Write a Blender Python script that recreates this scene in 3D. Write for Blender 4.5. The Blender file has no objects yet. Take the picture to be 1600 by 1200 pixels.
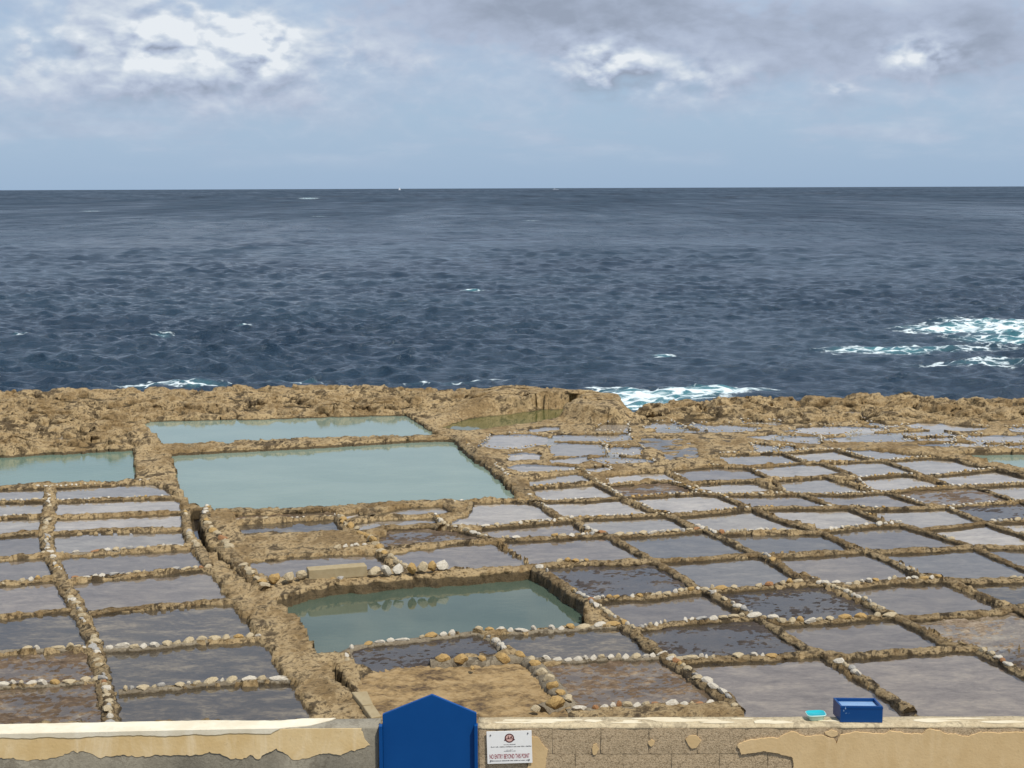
import bpy, bmesh, math, random
import numpy as np
from mathutils import Vector, Matrix
from mathutils.geometry import tessellate_polygon
random.seed(7)
sc = bpy.context.scene
C = sc.collection

# ------------------------------------------------------------------ camera
HC = 6.23                 # camera height over the pans
ZW = 1.30                 # top of the boundary wall
F = 2400.0                # focal length in photograph pixels (1600 wide)
PITCH = math.atan((600 - 293.6) / F)
ROLL = math.atan(6 / 1600)
fwd = Vector((0, math.cos(PITCH), -math.sin(PITCH)))
up0 = Vector((0, math.sin(PITCH), math.cos(PITCH)))
X0 = Vector((1, 0, 0))
rgt = X0 * math.cos(ROLL) - up0 * math.sin(ROLL)
upv = X0 * math.sin(ROLL) + up0 * math.cos(ROLL)
cam_d = bpy.data.cameras.new('camera')
cam = bpy.data.objects.new('camera', cam_d)
C.objects.link(cam)
m = Matrix.Identity(4)
for i in range(3):
    m[i][0] = rgt[i]; m[i][1] = upv[i]; m[i][2] = -fwd[i]
m[2][3] = HC
cam.matrix_world = m
cam_d.sensor_width = 36
cam_d.lens = 36 * F / 1600
cam_d.clip_start = 0.5
cam_d.clip_end = 80000
sc.camera = cam

# ------------------------------------------------------------------ light
SUN_EL, SUN_AZ = math.radians(60), math.radians(138)    # azimuth from +Y clockwise: behind, to the right
sd = bpy.data.lights.new('sun', 'SUN')
sd.energy = 4.4
sd.angle = math.radians(3.5)
sd.color = (1.0, 0.95, 0.86)
sun = bpy.data.objects.new('sun', sd)
C.objects.link(sun)
sdir = Vector((math.sin(SUN_AZ) * math.cos(SUN_EL), math.cos(SUN_AZ) * math.cos(SUN_EL), math.sin(SUN_EL)))
sun.rotation_euler = sdir.to_track_quat('Z', 'Y').to_euler()
sun.location = (8, -6, 20)
sc.view_settings.view_transform = 'Standard'
sc.view_settings.look = 'None'
sc.view_settings.exposure = 0.0
sc.view_settings.gamma = 1.0
sc.view_settings.use_curve_mapping = False

world = bpy.data.worlds.new('World')
sc.world = world
world.use_nodes = True


class NT:
    """small helper to write node trees"""
    def __init__(s, tree):
        s.t = tree; s.n = tree.nodes; s.l = tree.links

    def put(s, sock, v):
        if hasattr(v, 'is_output'):
            s.l.new(v, sock)
        elif v is not None:
            if isinstance(v, (tuple, list)) and len(v) == 3 and sock.type == 'RGBA':
                v = (*v, 1)
            sock.default_value = v

    def node(s, typ, **kw):
        n = s.n.new(typ)
        for k, v in kw.items():
            setattr(n, k, v)
        return n

    def math(s, op, a, b=None, c=None, clamp=False):
        n = s.node('ShaderNodeMath', operation=op, use_clamp=clamp)
        s.put(n.inputs[0], a)
        if b is not None: s.put(n.inputs[1], b)
        if c is not None: s.put(n.inputs[2], c)
        return n.outputs[0]

    def vmath(s, op, a, b=None):
        n = s.node('ShaderNodeVectorMath', operation=op)
        s.put(n.inputs[0], a)
        if b is not None: s.put(n.inputs[1], b)
        return n.outputs[0]

    def noise(s, vec, scale, detail=4, rough=0.55, dist=0.0, out=0, lac=2.0):
        n = s.node('ShaderNodeTexNoise')
        if vec is not None: s.l.new(vec, n.inputs['Vector'])
        n.inputs['Scale'].default_value = scale
        n.inputs['Detail'].default_value = detail
        n.inputs['Roughness'].default_value = rough
        n.inputs['Distortion'].default_value = dist
        n.inputs['Lacunarity'].default_value = lac
        return n.outputs[out]

    def voronoi(s, vec, scale, feature='F1', out='Distance'):
        n = s.node('ShaderNodeTexVoronoi', feature=feature)
        if vec is not None: s.l.new(vec, n.inputs['Vector'])
        n.inputs['Scale'].default_value = scale
        return n.outputs[out]

    def ramp(s, v, stops):
        n = s.node('ShaderNodeValToRGB')
        e = n.color_ramp.elements
        while len(e) < len(stops): e.new(0.5)
        for k, (p, c) in enumerate(stops):
            e[k].position = p
            e[k].color = (*c, 1) if isinstance(c, (tuple, list)) else (c, c, c, 1)
        s.put(n.inputs[0], v)
        return n.outputs[0]

    def smooth(s, v, a, b, lo=0.0, hi=1.0):
        n = s.node('ShaderNodeMapRange', interpolation_type='SMOOTHSTEP')
        s.put(n.inputs[0], v)
        for k, q in zip((1, 2, 3, 4), (a, b, lo, hi)): s.put(n.inputs[k], q)
        return n.outputs[0]

    def mix(s, f, a, b, blend='MIX'):
        n = s.node('ShaderNodeMix', data_type='RGBA', blend_type=blend)
        s.put(n.inputs[0], f); s.put(n.inputs[6], a); s.put(n.inputs[7], b)
        return n.outputs[2]

    def bump(s, h, strength=0.5, dist=0.02, normal=None):
        n = s.node('ShaderNodeBump')
        n.inputs['Strength'].default_value = strength
        n.inputs['Distance'].default_value = dist
        s.put(n.inputs['Height'], h)
        if normal is not None: s.put(n.inputs['Normal'], normal)
        return n.outputs[0]

    def coord(s, which='Object', scale=None, loc=None):
        o = s.node('ShaderNodeTexCoord').outputs[which]
        if scale is not None or loc is not None:
            mp = s.node('ShaderNodeMapping')
            s.l.new(o, mp.inputs[0])
            if scale is not None: mp.inputs['Scale'].default_value = scale
            if loc is not None: mp.inputs['Location'].default_value = loc
            o = mp.outputs[0]
        return o


# ------------------------------------------------------------------ sky with clouds
def build_world():
    w = NT(world.node_tree)
    w.n.clear()
    out = w.node('ShaderNodeOutputWorld')
    bg = w.node('ShaderNodeBackground')
    bg.inputs['Strength'].default_value = 0.1
    w.l.new(bg.outputs[0], out.inputs[0])
    sky = w.node('ShaderNodeTexSky', sky_type='NISHITA', sun_disc=False)
    sky.sun_elevation = SUN_EL
    sky.sun_rotation = SUN_AZ
    sky.air_density = 1.0; sky.dust_density = 1.5; sky.ozone_density = 1.5
    d = w.coord('Generated')
    sx = w.node('ShaderNodeSeparateXYZ'); w.l.new(d, sx.inputs[0])
    el = w.math('ARCSINE', sx.outputs[2])
    az = w.math('ARCTAN2', sx.outputs[0], sx.outputs[1])
    # hazy blue air towards the horizon
    blue = w.ramp(w.math('MULTIPLY', el, 1 / 1.57, clamp=True),
                  [(0.0, (3.7, 5.15, 7.1)), (0.03, (3.9, 5.35, 7.2)), (0.06, (3.85, 5.3, 7.25)), (0.12, (3.8, 5.2, 7.3)), (0.4, (2.8, 4.2, 6.6)), (1.0, (1.9, 3.1, 5.4))])
    clear = w.mix(0.85, sky.outputs[0], blue)
    white = None
    for (px, py, rx, ry, g) in [(285, 85, 150, 75, 0.95), (430, 85, 50, 45, 0.8), (60, 90, 80, 60, 0.35), (560, 110, 90, 50, 0.35), (940, 100, 75, 38, 1.0), (960, 145, 50, 24, 0.7), (1085, 125, 90, 36, 0.6), (1430, 100, 62, 30, 1.1), (1305, 148, 28, 13, 0.8)]:
        a0 = math.atan((px - 800) / F); e0 = math.atan((293.6 - py) / F)
        dx = w.math('DIVIDE', w.math('SUBTRACT', az, a0), rx / F)
        dy = w.math('DIVIDE', w.math('SUBTRACT', el, e0), ry / F)
        e_ = w.math('MULTIPLY', w.math('EXPONENT', w.math('MULTIPLY', w.math('ADD', w.math('MULTIPLY', dx, dx), w.math('MULTIPLY', dy, dy)), -1.0)), g)
        white = e_ if white is None else w.math('ADD', white, e_)
    # cloud field, sampled twice: here and a little higher, for lit tops
    def field(dz):
        cx = w.node('ShaderNodeCombineXYZ')
        w.l.new(az, cx.inputs[0])
        e2 = w.math('ADD', el, dz)
        w.l.new(w.math('MULTIPLY', e2, 1.75), cx.inputs[1])
        v = cx.outputs[0]
        big = w.noise(v, 5.5, 3, 0.5)
        med = w.noise(v, 17.0, 9, 0.55, 0.2)
        bil = w.math('ABSOLUTE', w.math('SUBTRACT', w.noise(v, 30.0, 4, 0.5, 0.15), 0.5))
        f = w.math('ADD', w.math('MULTIPLY', big, 0.45), w.math('MULTIPLY', med, 0.62))
        f = w.math('ADD', f, w.math('SUBTRACT', 0.10, w.math('MULTIPLY', bil, 0.8)))
        wv = w.vmath('ADD', v, w.vmath('MULTIPLY', w.vmath('SUBTRACT', w.noise(v, 38.0, 3, 0.5, out=1), (0.5, 0.5, 0.5)), (0.022, 0.022, 0.022)))
        puff = w.math('ADD', w.math('MULTIPLY', w.math('SUBTRACT', 0.42, w.voronoi(wv, 34.0)), 0.42), w.math('MULTIPLY', w.math('SUBTRACT', 0.42, w.voronoi(wv, 80.0)), 0.20))
        f = w.math('ADD', f, w.math('MULTIPLY', puff, w.math('MINIMUM', white, 1.0)))
        for (px, py, rx, ry, g) in BLOBS:
            a0 = math.atan((px - 800) / F); e0 = math.atan((293.6 - py) / F)
            dx = w.math('DIVIDE', w.math('SUBTRACT', az, a0), rx / F)
            dy = w.math('DIVIDE', w.math('SUBTRACT', e2, e0), ry / F)
            q = w.math('ADD', w.math('MULTIPLY', dx, dx), w.math('MULTIPLY', dy, dy))
            f = w.math('ADD', f, w.math('MULTIPLY', w.math('EXPONENT', w.math('MULTIPLY', q, -1.0)), g))
        return f
    BLOBS = [(285, 90, 165, 78, 0.40), (430, 95, 70, 55, 0.14), (60, 130, 120, 60, 0.10), (600, 110, 120, 50, 0.12), (935, 100, 75, 40, 0.34), (960, 145, 50, 24, 0.10), (1085, 125, 110, 40, 0.20),
             (1420, 105, 70, 32, 0.22), (1305, 148, 28, 13, 0.15), (820, 20, 230, 48, 0.34), (1120, 60, 180, 50, 0.24), (1500, 70, 220, 75, 0.32), (120, 240, 500, 55, -0.12), (1100, 235, 600, 55, -0.14),
             (520, 10, 90, 30, -0.15)]
    f0 = field(0.0); f1 = field(0.0085)
    # more cover above the frame, thin near the horizon
    cover = w.smooth(el, 0.02, 0.11, -0.10, 0.0)
    cover = w.math('ADD', cover, w.smooth(el, 0.12, 0.24, 0.0, 0.05))
    D = w.math('ADD', f0, cover)
    alpha = w.math('MULTIPLY', w.math('ADD', w.math('MULTIPLY', w.smooth(D, 0.30, 0.68), 0.62), w.math('MULTIPLY', w.smooth(D, 0.62, 0.76), 0.38)), w.smooth(el, 0.012, 0.05))
    cst = w.node('ShaderNodeCombineXYZ'); w.l.new(az, cst.inputs[0]); w.l.new(w.math('MULTIPLY', el, 5.0), cst.inputs[1])
    streak = w.smooth(w.noise(cst.outputs[0], 9.0, 6, 0.55), 0.44, 0.66, 0.0, 0.60)
    alpha = w.math('MAXIMUM', alpha, w.math('MULTIPLY', streak, w.smooth(el, 0.008, 0.03)))
    # thick cores towards us are grey below and white where the light strikes
    grey = None
    for (px, py, rx, ry, g) in [(830, 15, 300, 62, 1.0), (1130, 20, 230, 55, 0.7), (1540, 75, 240, 75, 1.0), (1200, 120, 160, 40, 0.3), (300, 150, 220, 40, 0.3)]:
        a0 = math.atan((px - 800) / F); e0 = math.atan((293.6 - py) / F)
        dx = w.math('DIVIDE', w.math('SUBTRACT', az, a0), rx / F)
        dy = w.math('DIVIDE', w.math('SUBTRACT', el, e0), ry / F)
        q = w.math('ADD', w.math('MULTIPLY', dx, dx), w.math('MULTIPLY', dy, dy))
        e_ = w.math('MULTIPLY', w.math('EXPONENT', w.math('MULTIPLY', q, -1.0)), g)
        grey = e_ if grey is None else w.math('ADD', grey, e_)
    # broken cloud above the frame, whitened to brighten its reflection in the pans
    white = w.math('ADD', white, w.smooth(el, 0.12, 0.2, 0.0, 0.30))
    lit = w.math('SUBTRACT', f0, f1)
    lum = w.math('ADD', w.math('MULTIPLY', lit, w.math('ADD', w.math('MULTIPLY', white, 2.2), 0.7)), 0.47)
    lum = w.math('ADD', lum, w.math('MULTIPLY', w.smooth(D, 0.55, 0.95), w.math('MULTIPLY', white, 0.40)))
    cv = w.node('ShaderNodeCombineXYZ'); w.l.new(az, cv.inputs[0]); w.l.new(w.math('MULTIPLY', el, 2.6), cv.inputs[1])
    lum = w.math('ADD', lum, w.math('MULTIPLY', w.math('SUBTRACT', w.noise(cv.outputs[0], 14.0, 6, 0.6, 0.3), 0.5), 0.55))
    lum = w.math('SUBTRACT', lum, w.math('MULTIPLY', w.math('MULTIPLY', grey, w.smooth(D, 0.50, 0.90)), 0.40), clamp=True)
    ccol = w.ramp(lum, [(0.0, (3.1, 3.6, 4.6)), (0.30, (4.3, 4.95, 6.3)), (0.5, (5.15, 5.85, 7.1)), (0.72, (6.3, 6.95, 7.8)), (0.9, (7.4, 7.9, 8.5)), (1.0, (8.2, 8.6, 9.0))])
    col = w.mix(w.math('MULTIPLY', alpha, 0.95), clear, ccol)
    w.l.new(col, bg.inputs['Color'])


build_world()


# ------------------------------------------------------------------ pixel -> place
def ray(x, y):
    v = fwd * F + rgt * (x - 800) - upv * (y - 600)
    return v


def gp(x, y, z=0.0):
    """photograph pixel -> point on the level z"""
    v = ray(x, y)
    t = (z - HC) / v.z
    return (v.x * t, v.y * t)


def gpl(pts, z=0.0):
    return np.array([gp(x, y, z) for x, y in pts])


# ------------------------------------------------------------------ numpy noise
def _hash(ix, iy, s):
    h = (ix.astype(np.int64) * 374761393 + iy.astype(np.int64) * 668265263 + s * 1442695041) & 0xffffffff
    h = ((h ^ (h >> 13)) * 1274126177) & 0xffffffff
    h = (h ^ (h >> 16)) & 0xffffffff
    return h


def gnoise(x, y, s=0):
    ix = np.floor(x); iy = np.floor(y)
    fx = x - ix; fy = y - iy
    u = fx * fx * fx * (fx * (fx * 6 - 15) + 10); v = fy * fy * fy * (fy * (fy * 6 - 15) + 10)
    def g(dx, dy):
        a = _hash(ix + dx, iy + dy, s) * (2 * math.pi / 4294967296.0)
        return np.cos(a) * (fx - dx) + np.sin(a) * (fy - dy)
    a = g(0, 0); b = g(1, 0); c = g(0, 1); d = g(1, 1)
    return 1.5 * ((a * (1 - u) + b * u) * (1 - v) + (c * (1 - u) + d * u) * v)


def fbm(x, y, s=0, o=4, gain=0.5):
    r = 0; a = 1.0; t = 0
    for k in range(o):
        r = r + a * gnoise(x * 2 ** k + 17.3 * k, y * 2 ** k - 9.1 * k, s + k); t += a; a *= gain
    return r / t


def inpoly(px, py, poly):
    r = np.zeros(px.shape, bool)
    n = len(poly)
    j = n - 1
    for i in range(n):
        xi, yi = poly[i]; xj, yj = poly[j]
        if yi != yj:
            c = ((yi > py) != (yj > py)) & (px < (xj - xi) * (py - yi) / (yj - yi) + xi)
            r ^= c
        j = i
    return r


def offset(poly, d):
    """push a polygon outwards by d"""
    p = np.array(poly, float); n = len(p)
    A = 0.5 * sum(p[i][0] * p[(i + 1) % n][1] - p[(i + 1) % n][0] * p[i][1] for i in range(n))
    if A < 0: p = p[::-1]
    o = []
    for i in range(n):
        a, b, c = p[i - 1], p[i], p[(i + 1) % n]
        e1 = (b - a) / (np.linalg.norm(b - a) + 1e-9); e2 = (c - b) / (np.linalg.norm(c - b) + 1e-9)
        n1 = np.array((e1[1], -e1[0])); n2 = np.array((e2[1], -e2[0]))
        k = n1 + n2
        k = k / max(0.5, 1 + n1 @ n2)
        o.append(b + k * d)
    return np.array(o)


# ------------------------------------------------------------------ object helpers
def mesh_np(name, verts, faces, mat=None, smooth=True):
    me = bpy.data.meshes.new(name)
    me.from_pydata([tuple(v) for v in verts] if not isinstance(verts, np.ndarray) else verts.tolist(), [], faces if isinstance(faces, list) else faces.tolist())
    if smooth: me.polygons.foreach_set('use_smooth', np.ones(len(me.polygons), bool))
    if mat: me.materials.append(mat)
    me.update()
    return me


def link(name, me, parent=None, loc=None):
    o = bpy.data.objects.new(name, me)
    C.objects.link(o)
    if parent is not None: o.parent = parent
    if loc is not None: o.location = loc
    return o


def thing(name, label, cat, loc=(0, 0, 0), group=None, me=None):
    o = bpy.data.objects.new(name, me)
    C.objects.link(o)
    o.location = loc
    if me is None: o.empty_display_size = 0.2
    o['label'] = label; o['category'] = cat
    if group: o['group'] = group
    return o


def bm_obj(name, bm, mat, parent=None, smooth=False, loc=None):
    me = bpy.data.meshes.new(name)
    bmesh.ops.recalc_face_normals(bm, faces=bm.faces)
    bm.to_mesh(me); bm.free()
    if smooth: me.polygons.foreach_set('use_smooth', np.ones(len(me.polygons), bool))
    me.materials.append(mat)
    return link(name, me, parent, loc)


def box(bm, c, s, rot=None, bevel=0.0):
    r = bmesh.ops.create_cube(bm, size=1.0)
    vs = r['verts']
    for v in vs:
        q = Vector((v.co.x * s[0], v.co.y * s[1], v.co.z * s[2]))
        if rot is not None: q = rot @ q
        v.co = q + Vector(c)
    if bevel:
        es = list({e for v in vs for e in v.link_edges})
        bmesh.ops.bevel(bm, geom=es, offset=bevel, segments=2, affect='EDGES', profile=0.5)


# ------------------------------------------------------------------ materials
def material(name):
    mt = bpy.data.materials.new(name)
    mt.use_nodes = True
    n = NT(mt.node_tree)
    n.n.clear()
    out = n.node('ShaderNodeOutputMaterial')
    return mt, n, out


def principled(n, out, color, rough=0.8, normal=None, spec=0.3, **kw):
    b = n.node('ShaderNodeBsdfPrincipled')
    n.put(b.inputs['Base Color'], color)
    n.put(b.inputs['Roughness'], rough)
    n.put(b.inputs['Specular IOR Level'], spec)
    if normal is not None: n.put(b.inputs['Normal'], normal)
    for k, v in kw.items(): n.put(b.inputs[k], v)
    n.l.new(b.outputs[0], out.inputs[0])
    return b


def rock_mat(name, pale, mid, dark, dark_amt=0.5, scale=1.0, bump=0.6, fine=0.55, tide_shade=None):
    mt, n, out = material(name)
    v = n.coord('Object')
    vs = n.coord('Object', (1.0, 0.55, 1.0))
    r = n.node('ShaderNodeObjectInfo').outputs['Random']
    cx = n.node('ShaderNodeCombineXYZ'); n.l.new(n.math('MULTIPLY', r, 43.0), cx.inputs[0])
    v = n.vmath('ADD', v, cx.outputs[0]); vs = n.vmath('ADD', vs, cx.outputs[0])
    a = n.noise(vs, 0.9 * scale, 5, 0.62)
    b = n.noise(vs, 4.2 * scale, 9, 0.72, 0.5)
    c = n.noise(v, 17 * scale, 6, 0.75, 0.3)
    d = n.noise(v, 60 * scale, 4, 0.7)
    col = n.mix(n.smooth(n.math('ADD', n.math('MULTIPLY', a, 0.5), n.math('MULTIPLY', b, 0.5)), 0.43, 0.55), mid, pale)
    col = n.mix(n.smooth(n.math('ADD', n.math('MULTIPLY', b, 0.65), n.math('MULTIPLY', a, 0.35)), 0.505, 0.575, 0, dark_amt), col, dark)
    col = n.mix(n.smooth(c, 0.525, 0.60, 0, fine * min(1, dark_amt * 1.2)), col, dark)
    col = n.mix(n.smooth(c, 0.46, 0.34, 0, 0.45), col, pale)
    col = n.mix(n.smooth(d, 0.55, 0.72, 0, 0.28), col, dark)
    rg = 0.9
    if tide_shade is not None:
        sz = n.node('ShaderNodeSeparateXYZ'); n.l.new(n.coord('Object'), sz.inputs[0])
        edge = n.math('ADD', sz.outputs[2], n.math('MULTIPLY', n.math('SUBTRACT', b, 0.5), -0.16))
        wet = n.smooth(edge, tide_shade, tide_shade - 0.022, 0, 0.85)  # wet waterline band, also painted in for the shade on the rock sides
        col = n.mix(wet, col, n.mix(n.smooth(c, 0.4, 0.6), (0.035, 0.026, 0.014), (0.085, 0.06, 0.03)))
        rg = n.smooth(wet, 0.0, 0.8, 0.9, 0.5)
    h = n.math('ADD', n.math('MULTIPLY', b, 0.6), n.math('ADD', n.math('MULTIPLY', c, 0.42), n.math('MULTIPLY', d, 0.12)))
    principled(n, out, col, rg, n.bump(h, bump, 0.10), 0.15)
    return mt


M = {}
M['rock'] = rock_mat('limestone_rock', (0.44, 0.325, 0.175), (0.215, 0.145, 0.068), (0.050, 0.034, 0.019), 0.88, 0.8, 0.9, 0.75, tide_shade=0.012)
M['ridge'] = rock_mat('divider_rock', (0.41, 0.305, 0.167), (0.175, 0.118, 0.057), (0.038, 0.027, 0.016), 0.95, 1.2, 1.0, 0.9, tide_shade=0.034)
M['mortar'] = rock_mat('grey_mortar', (0.272, 0.228, 0.160), (0.176, 0.144, 0.100), (0.060, 0.044, 0.028), 0.7, 1.6, 0.6, tide_shade=0.026)
STONE = {}
for nm, a, b in (('white', (0.541, 0.500, 0.418), (0.361, 0.312, 0.238)), ('cream', (0.443, 0.369, 0.246), (0.312, 0.242, 0.139)), ('ochre', (0.410, 0.275, 0.107), (0.271, 0.168, 0.066)),
                 ('grey', (0.361, 0.344, 0.312), (0.246, 0.230, 0.205)), ('rust', (0.328, 0.164, 0.074), (0.230, 0.123, 0.057))):
    mt, n, out = material(nm + '_stone')
    v = n.coord('Object')
    r = n.node('ShaderNodeObjectInfo').outputs['Random']
    cx = n.node('ShaderNodeCombineXYZ'); n.l.new(n.math('MULTIPLY', r, 37.0), cx.inputs[0])
    v = n.vmath('ADD', v, cx.outputs[0])
    a_ = n.noise(v, 14, 5, 0.6); c_ = n.noise(v, 60, 4, 0.65)
    col = n.mix(n.smooth(a_, 0.35, 0.7), a, b)
    col = n.mix(n.smooth(c_, 0.60, 0.75, 0, 0.5), col, (0.16, 0.12, 0.08))
    principled(n, out, col, 0.8, n.bump(n.math('ADD', a_, n.math('MULTIPLY', c_, 0.4)), 0.5, 0.02), 0.2)
    STONE[nm] = mt


def bed_mat(name, stops, rough=0.75, sx=1.0):
    mt, n, out = material(name)
    v = n.coord('Object', (1.0 * sx, 1.9 * sx, 1.0))
    r = n.node('ShaderNodeObjectInfo').outputs['Random']
    cx = n.node('ShaderNodeCombineXYZ'); n.l.new(n.math('MULTIPLY', r, 91.0), cx.inputs[0]); n.l.new(n.math('MULTIPLY', r, 53.0), cx.inputs[1])
    v = n.vmath('ADD', v, cx.outputs[0])
    a = n.noise(v, 1.6, 8, 0.68, 0.6)
    b = n.noise(v, 10, 6, 0.7, 0.3)
    f = n.math('ADD', n.math('MULTIPLY', a, 0.62), n.math('MULTIPLY', b, 0.38))
    col = n.ramp(f, stops)
    hv = n.math('ADD', n.math('MULTIPLY', r, 0.5), 0.75)
    hs = n.node('ShaderNodeHueSaturation'); n.l.new(hv, hs.inputs['Value']); n.l.new(col, hs.inputs['Color'])
    principled(n, out, hs.outputs[0], rough, n.bump(b, 0.5, 0.03), 0.3)
    return mt


BED = {
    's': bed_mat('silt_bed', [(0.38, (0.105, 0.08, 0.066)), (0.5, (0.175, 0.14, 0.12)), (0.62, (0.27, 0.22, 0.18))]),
    'd': bed_mat('dark_bed', [(0.41, (0.025, 0.019, 0.013)), (0.5, (0.065, 0.048, 0.032)), (0.56, (0.15, 0.115, 0.075)), (0.66, (0.30, 0.235, 0.155))]),
    'g': bed_mat('slate_bed', [(0.38, (0.07, 0.06, 0.055)), (0.5, (0.12, 0.105, 0.098)), (0.64, (0.21, 0.18, 0.155))]),
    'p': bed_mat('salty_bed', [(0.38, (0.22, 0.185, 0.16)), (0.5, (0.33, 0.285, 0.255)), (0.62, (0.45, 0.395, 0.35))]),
    'm': bed_mat('mottled_bed', [(0.36, (0.028, 0.022, 0.018)), (0.52, (0.05, 0.036, 0.027)), (0.66, (0.12, 0.09, 0.06))], 0.6),
    'b': bed_mat('brown_bed', [(0.36, (0.045, 0.028, 0.014)), (0.5, (0.095, 0.06, 0.032)), (0.60, (0.20, 0.145, 0.09)), (0.70, (0.36, 0.29, 0.2))], 0.6),
    'o': bed_mat('ochre_floor', [(0.40, (0.07, 0.045, 0.025)), (0.48, (0.19, 0.125, 0.055)), (0.55, (0.285, 0.195, 0.092)), (0.7, (0.37, 0.265, 0.14))], 0.9),
    't': bed_mat('tan_bed', [(0.38, (0.08, 0.055, 0.03)), (0.48, (0.19, 0.135, 0.085)), (0.56, (0.30, 0.235, 0.165)), (0.68, (0.45, 0.39, 0.30))]),
}


def water_mat(name, body, opacity, rough, bscale, bstr, stretch=(1, 1, 1), tint=(0.93, 0.95, 0.93)):
    """clear-to-milky water: a Fresnel reflection over a mix of clear and suspended silt"""
    mt, n, out = material(name)
    v = n.coord('Object', stretch)
    h = n.noise(v, bscale, 4, 0.6, 0.3)
    h2 = n.noise(v, bscale * 0.21, 2, 0.5)
    nm = n.bump(n.math('ADD', h, h2), bstr, 0.01)
    gl = n.node('ShaderNodeBsdfGlossy'); gl.inputs['Roughness'].default_value = rough; n.l.new(nm, gl.inputs['Normal'])
    gl.inputs['Color'].default_value = (1, 1, 1, 1)
    tr = n.node('ShaderNodeBsdfTransparent'); tr.inputs['Color'].default_value = (*tint, 1)
    df = n.node('ShaderNodeBsdfDiffuse')
    pat = n.noise(v, 0.35, 4, 0.6)
    n.put(df.inputs['Color'], n.mix(n.smooth(pat, 0.3, 0.7), body[0], body[1]))
    ms = n.node('ShaderNodeMixShader'); n.put(ms.inputs[0], opacity); n.l.new(tr.outputs[0], ms.inputs[1]); n.l.new(df.outputs[0], ms.inputs[2])
    fr = n.node('ShaderNodeFresnel'); fr.inputs['IOR'].default_value = 1.33; n.l.new(nm, fr.inputs['Normal'])
    m2 = n.node('ShaderNodeMixShader'); n.l.new(fr.outputs[0], m2.inputs[0]); n.l.new(ms.outputs[0], m2.inputs[1]); n.l.new(gl.outputs[0], m2.inputs[2])
    n.l.new(m2.outputs[0], out.inputs[0])
    return mt


M['brine'] = water_mat('brine', ((0.25, 0.215, 0.195), (0.32, 0.275, 0.245)), 0.07, 0.05, 9, 0.06, (1, 1.5, 1))
M['pool'] = water_mat('milky_green_water', ((0.170, 0.234, 0.187), (0.212, 0.276, 0.221)), 0.88, 0.05, 5, 0.16, (1, 1.8, 1))
M['pool_deep'] = water_mat('clear_green_water', ((0.062, 0.092, 0.066), (0.09, 0.122, 0.09)), 0.80, 0.03, 5, 0.05, (1, 1.6, 1), (0.5, 0.75, 0.62))
M['pool_wind'] = water_mat('wind_ruffled_water', ((0.112, 0.184, 0.144), (0.144, 0.216, 0.168)), 0.9, 0.06, 7, 0.35, (1.2, 1.2, 1))
M['pit'] = water_mat('mossy_water', ((0.10, 0.11, 0.035), (0.13, 0.14, 0.06)), 0.75, 0.04, 5, 0.05)


def plain(name, col, rough=0.6, spec=0.4, nscale=0, namt=0.0, bump=0.0, col2=None):
    mt, n, out = material(name)
    c = col; nm = None
    if nscale:
        v = n.coord('Object')
        f = n.noise(v, nscale, 6, 0.65)
        c = n.mix(n.smooth(f, 0.35, 0.7, 0, namt), col, col2 or tuple(k * 0.6 for k in col))
        if bump: nm = n.bump(n.noise(v, nscale * 4, 5, 0.7), bump, 0.01)
    principled(n, out, c, rough, nm, spec)
    return mt


# ------------------------------------------------------------------ plan of the pools and pans (photograph pixels, laid out on the ground)
POOLS = {
    'upper': ([(224, 666), (235, 659), (263, 658), (400, 656), (520, 652), (634, 650), (686, 679), (560, 683), (400, 688), (257, 696), (245, 680)], 'pool', 'narrow milky green pool at the far side of the large seawater pool'),
    'large': ([(268, 713), (400, 706), (500, 701), (640, 692), (715, 690), (735, 709), (760, 733), (805, 768), (808, 779), (735, 780), (612, 785), (525, 791), (450, 795), (364, 795), (330, 798), (318, 791), (297, 787), (277, 750)], 'pool', 'largest milky green seawater pool in the rock shelf'),
    'left': ([(-150, 722), (0, 715), (140, 708), (208, 704), (212, 749), (100, 754), (0, 759), (-150, 764)], 'pool_wind', 'wind rippled green pool at the left edge of the photo'),
    'lower': ([(422, 937), (550, 921), (700, 908), (832, 894), (845, 900), (880, 932), (914, 958), (912, 972), (825, 984), (750, 986), (600, 1003), (560, 1008), (535, 1015), (512, 1024), (495, 1020), (478, 985), (468, 963)], 'pool_deep', 'deep green seawater pool nearest the boundary wall'),
    'right': ([(1490, 716), (1510, 712), (1600, 711), (1760, 710), (1760, 772), (1600, 739), (1557, 729)], 'pool', 'small green pool at the right edge beyond the pan grid'),
}
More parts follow.
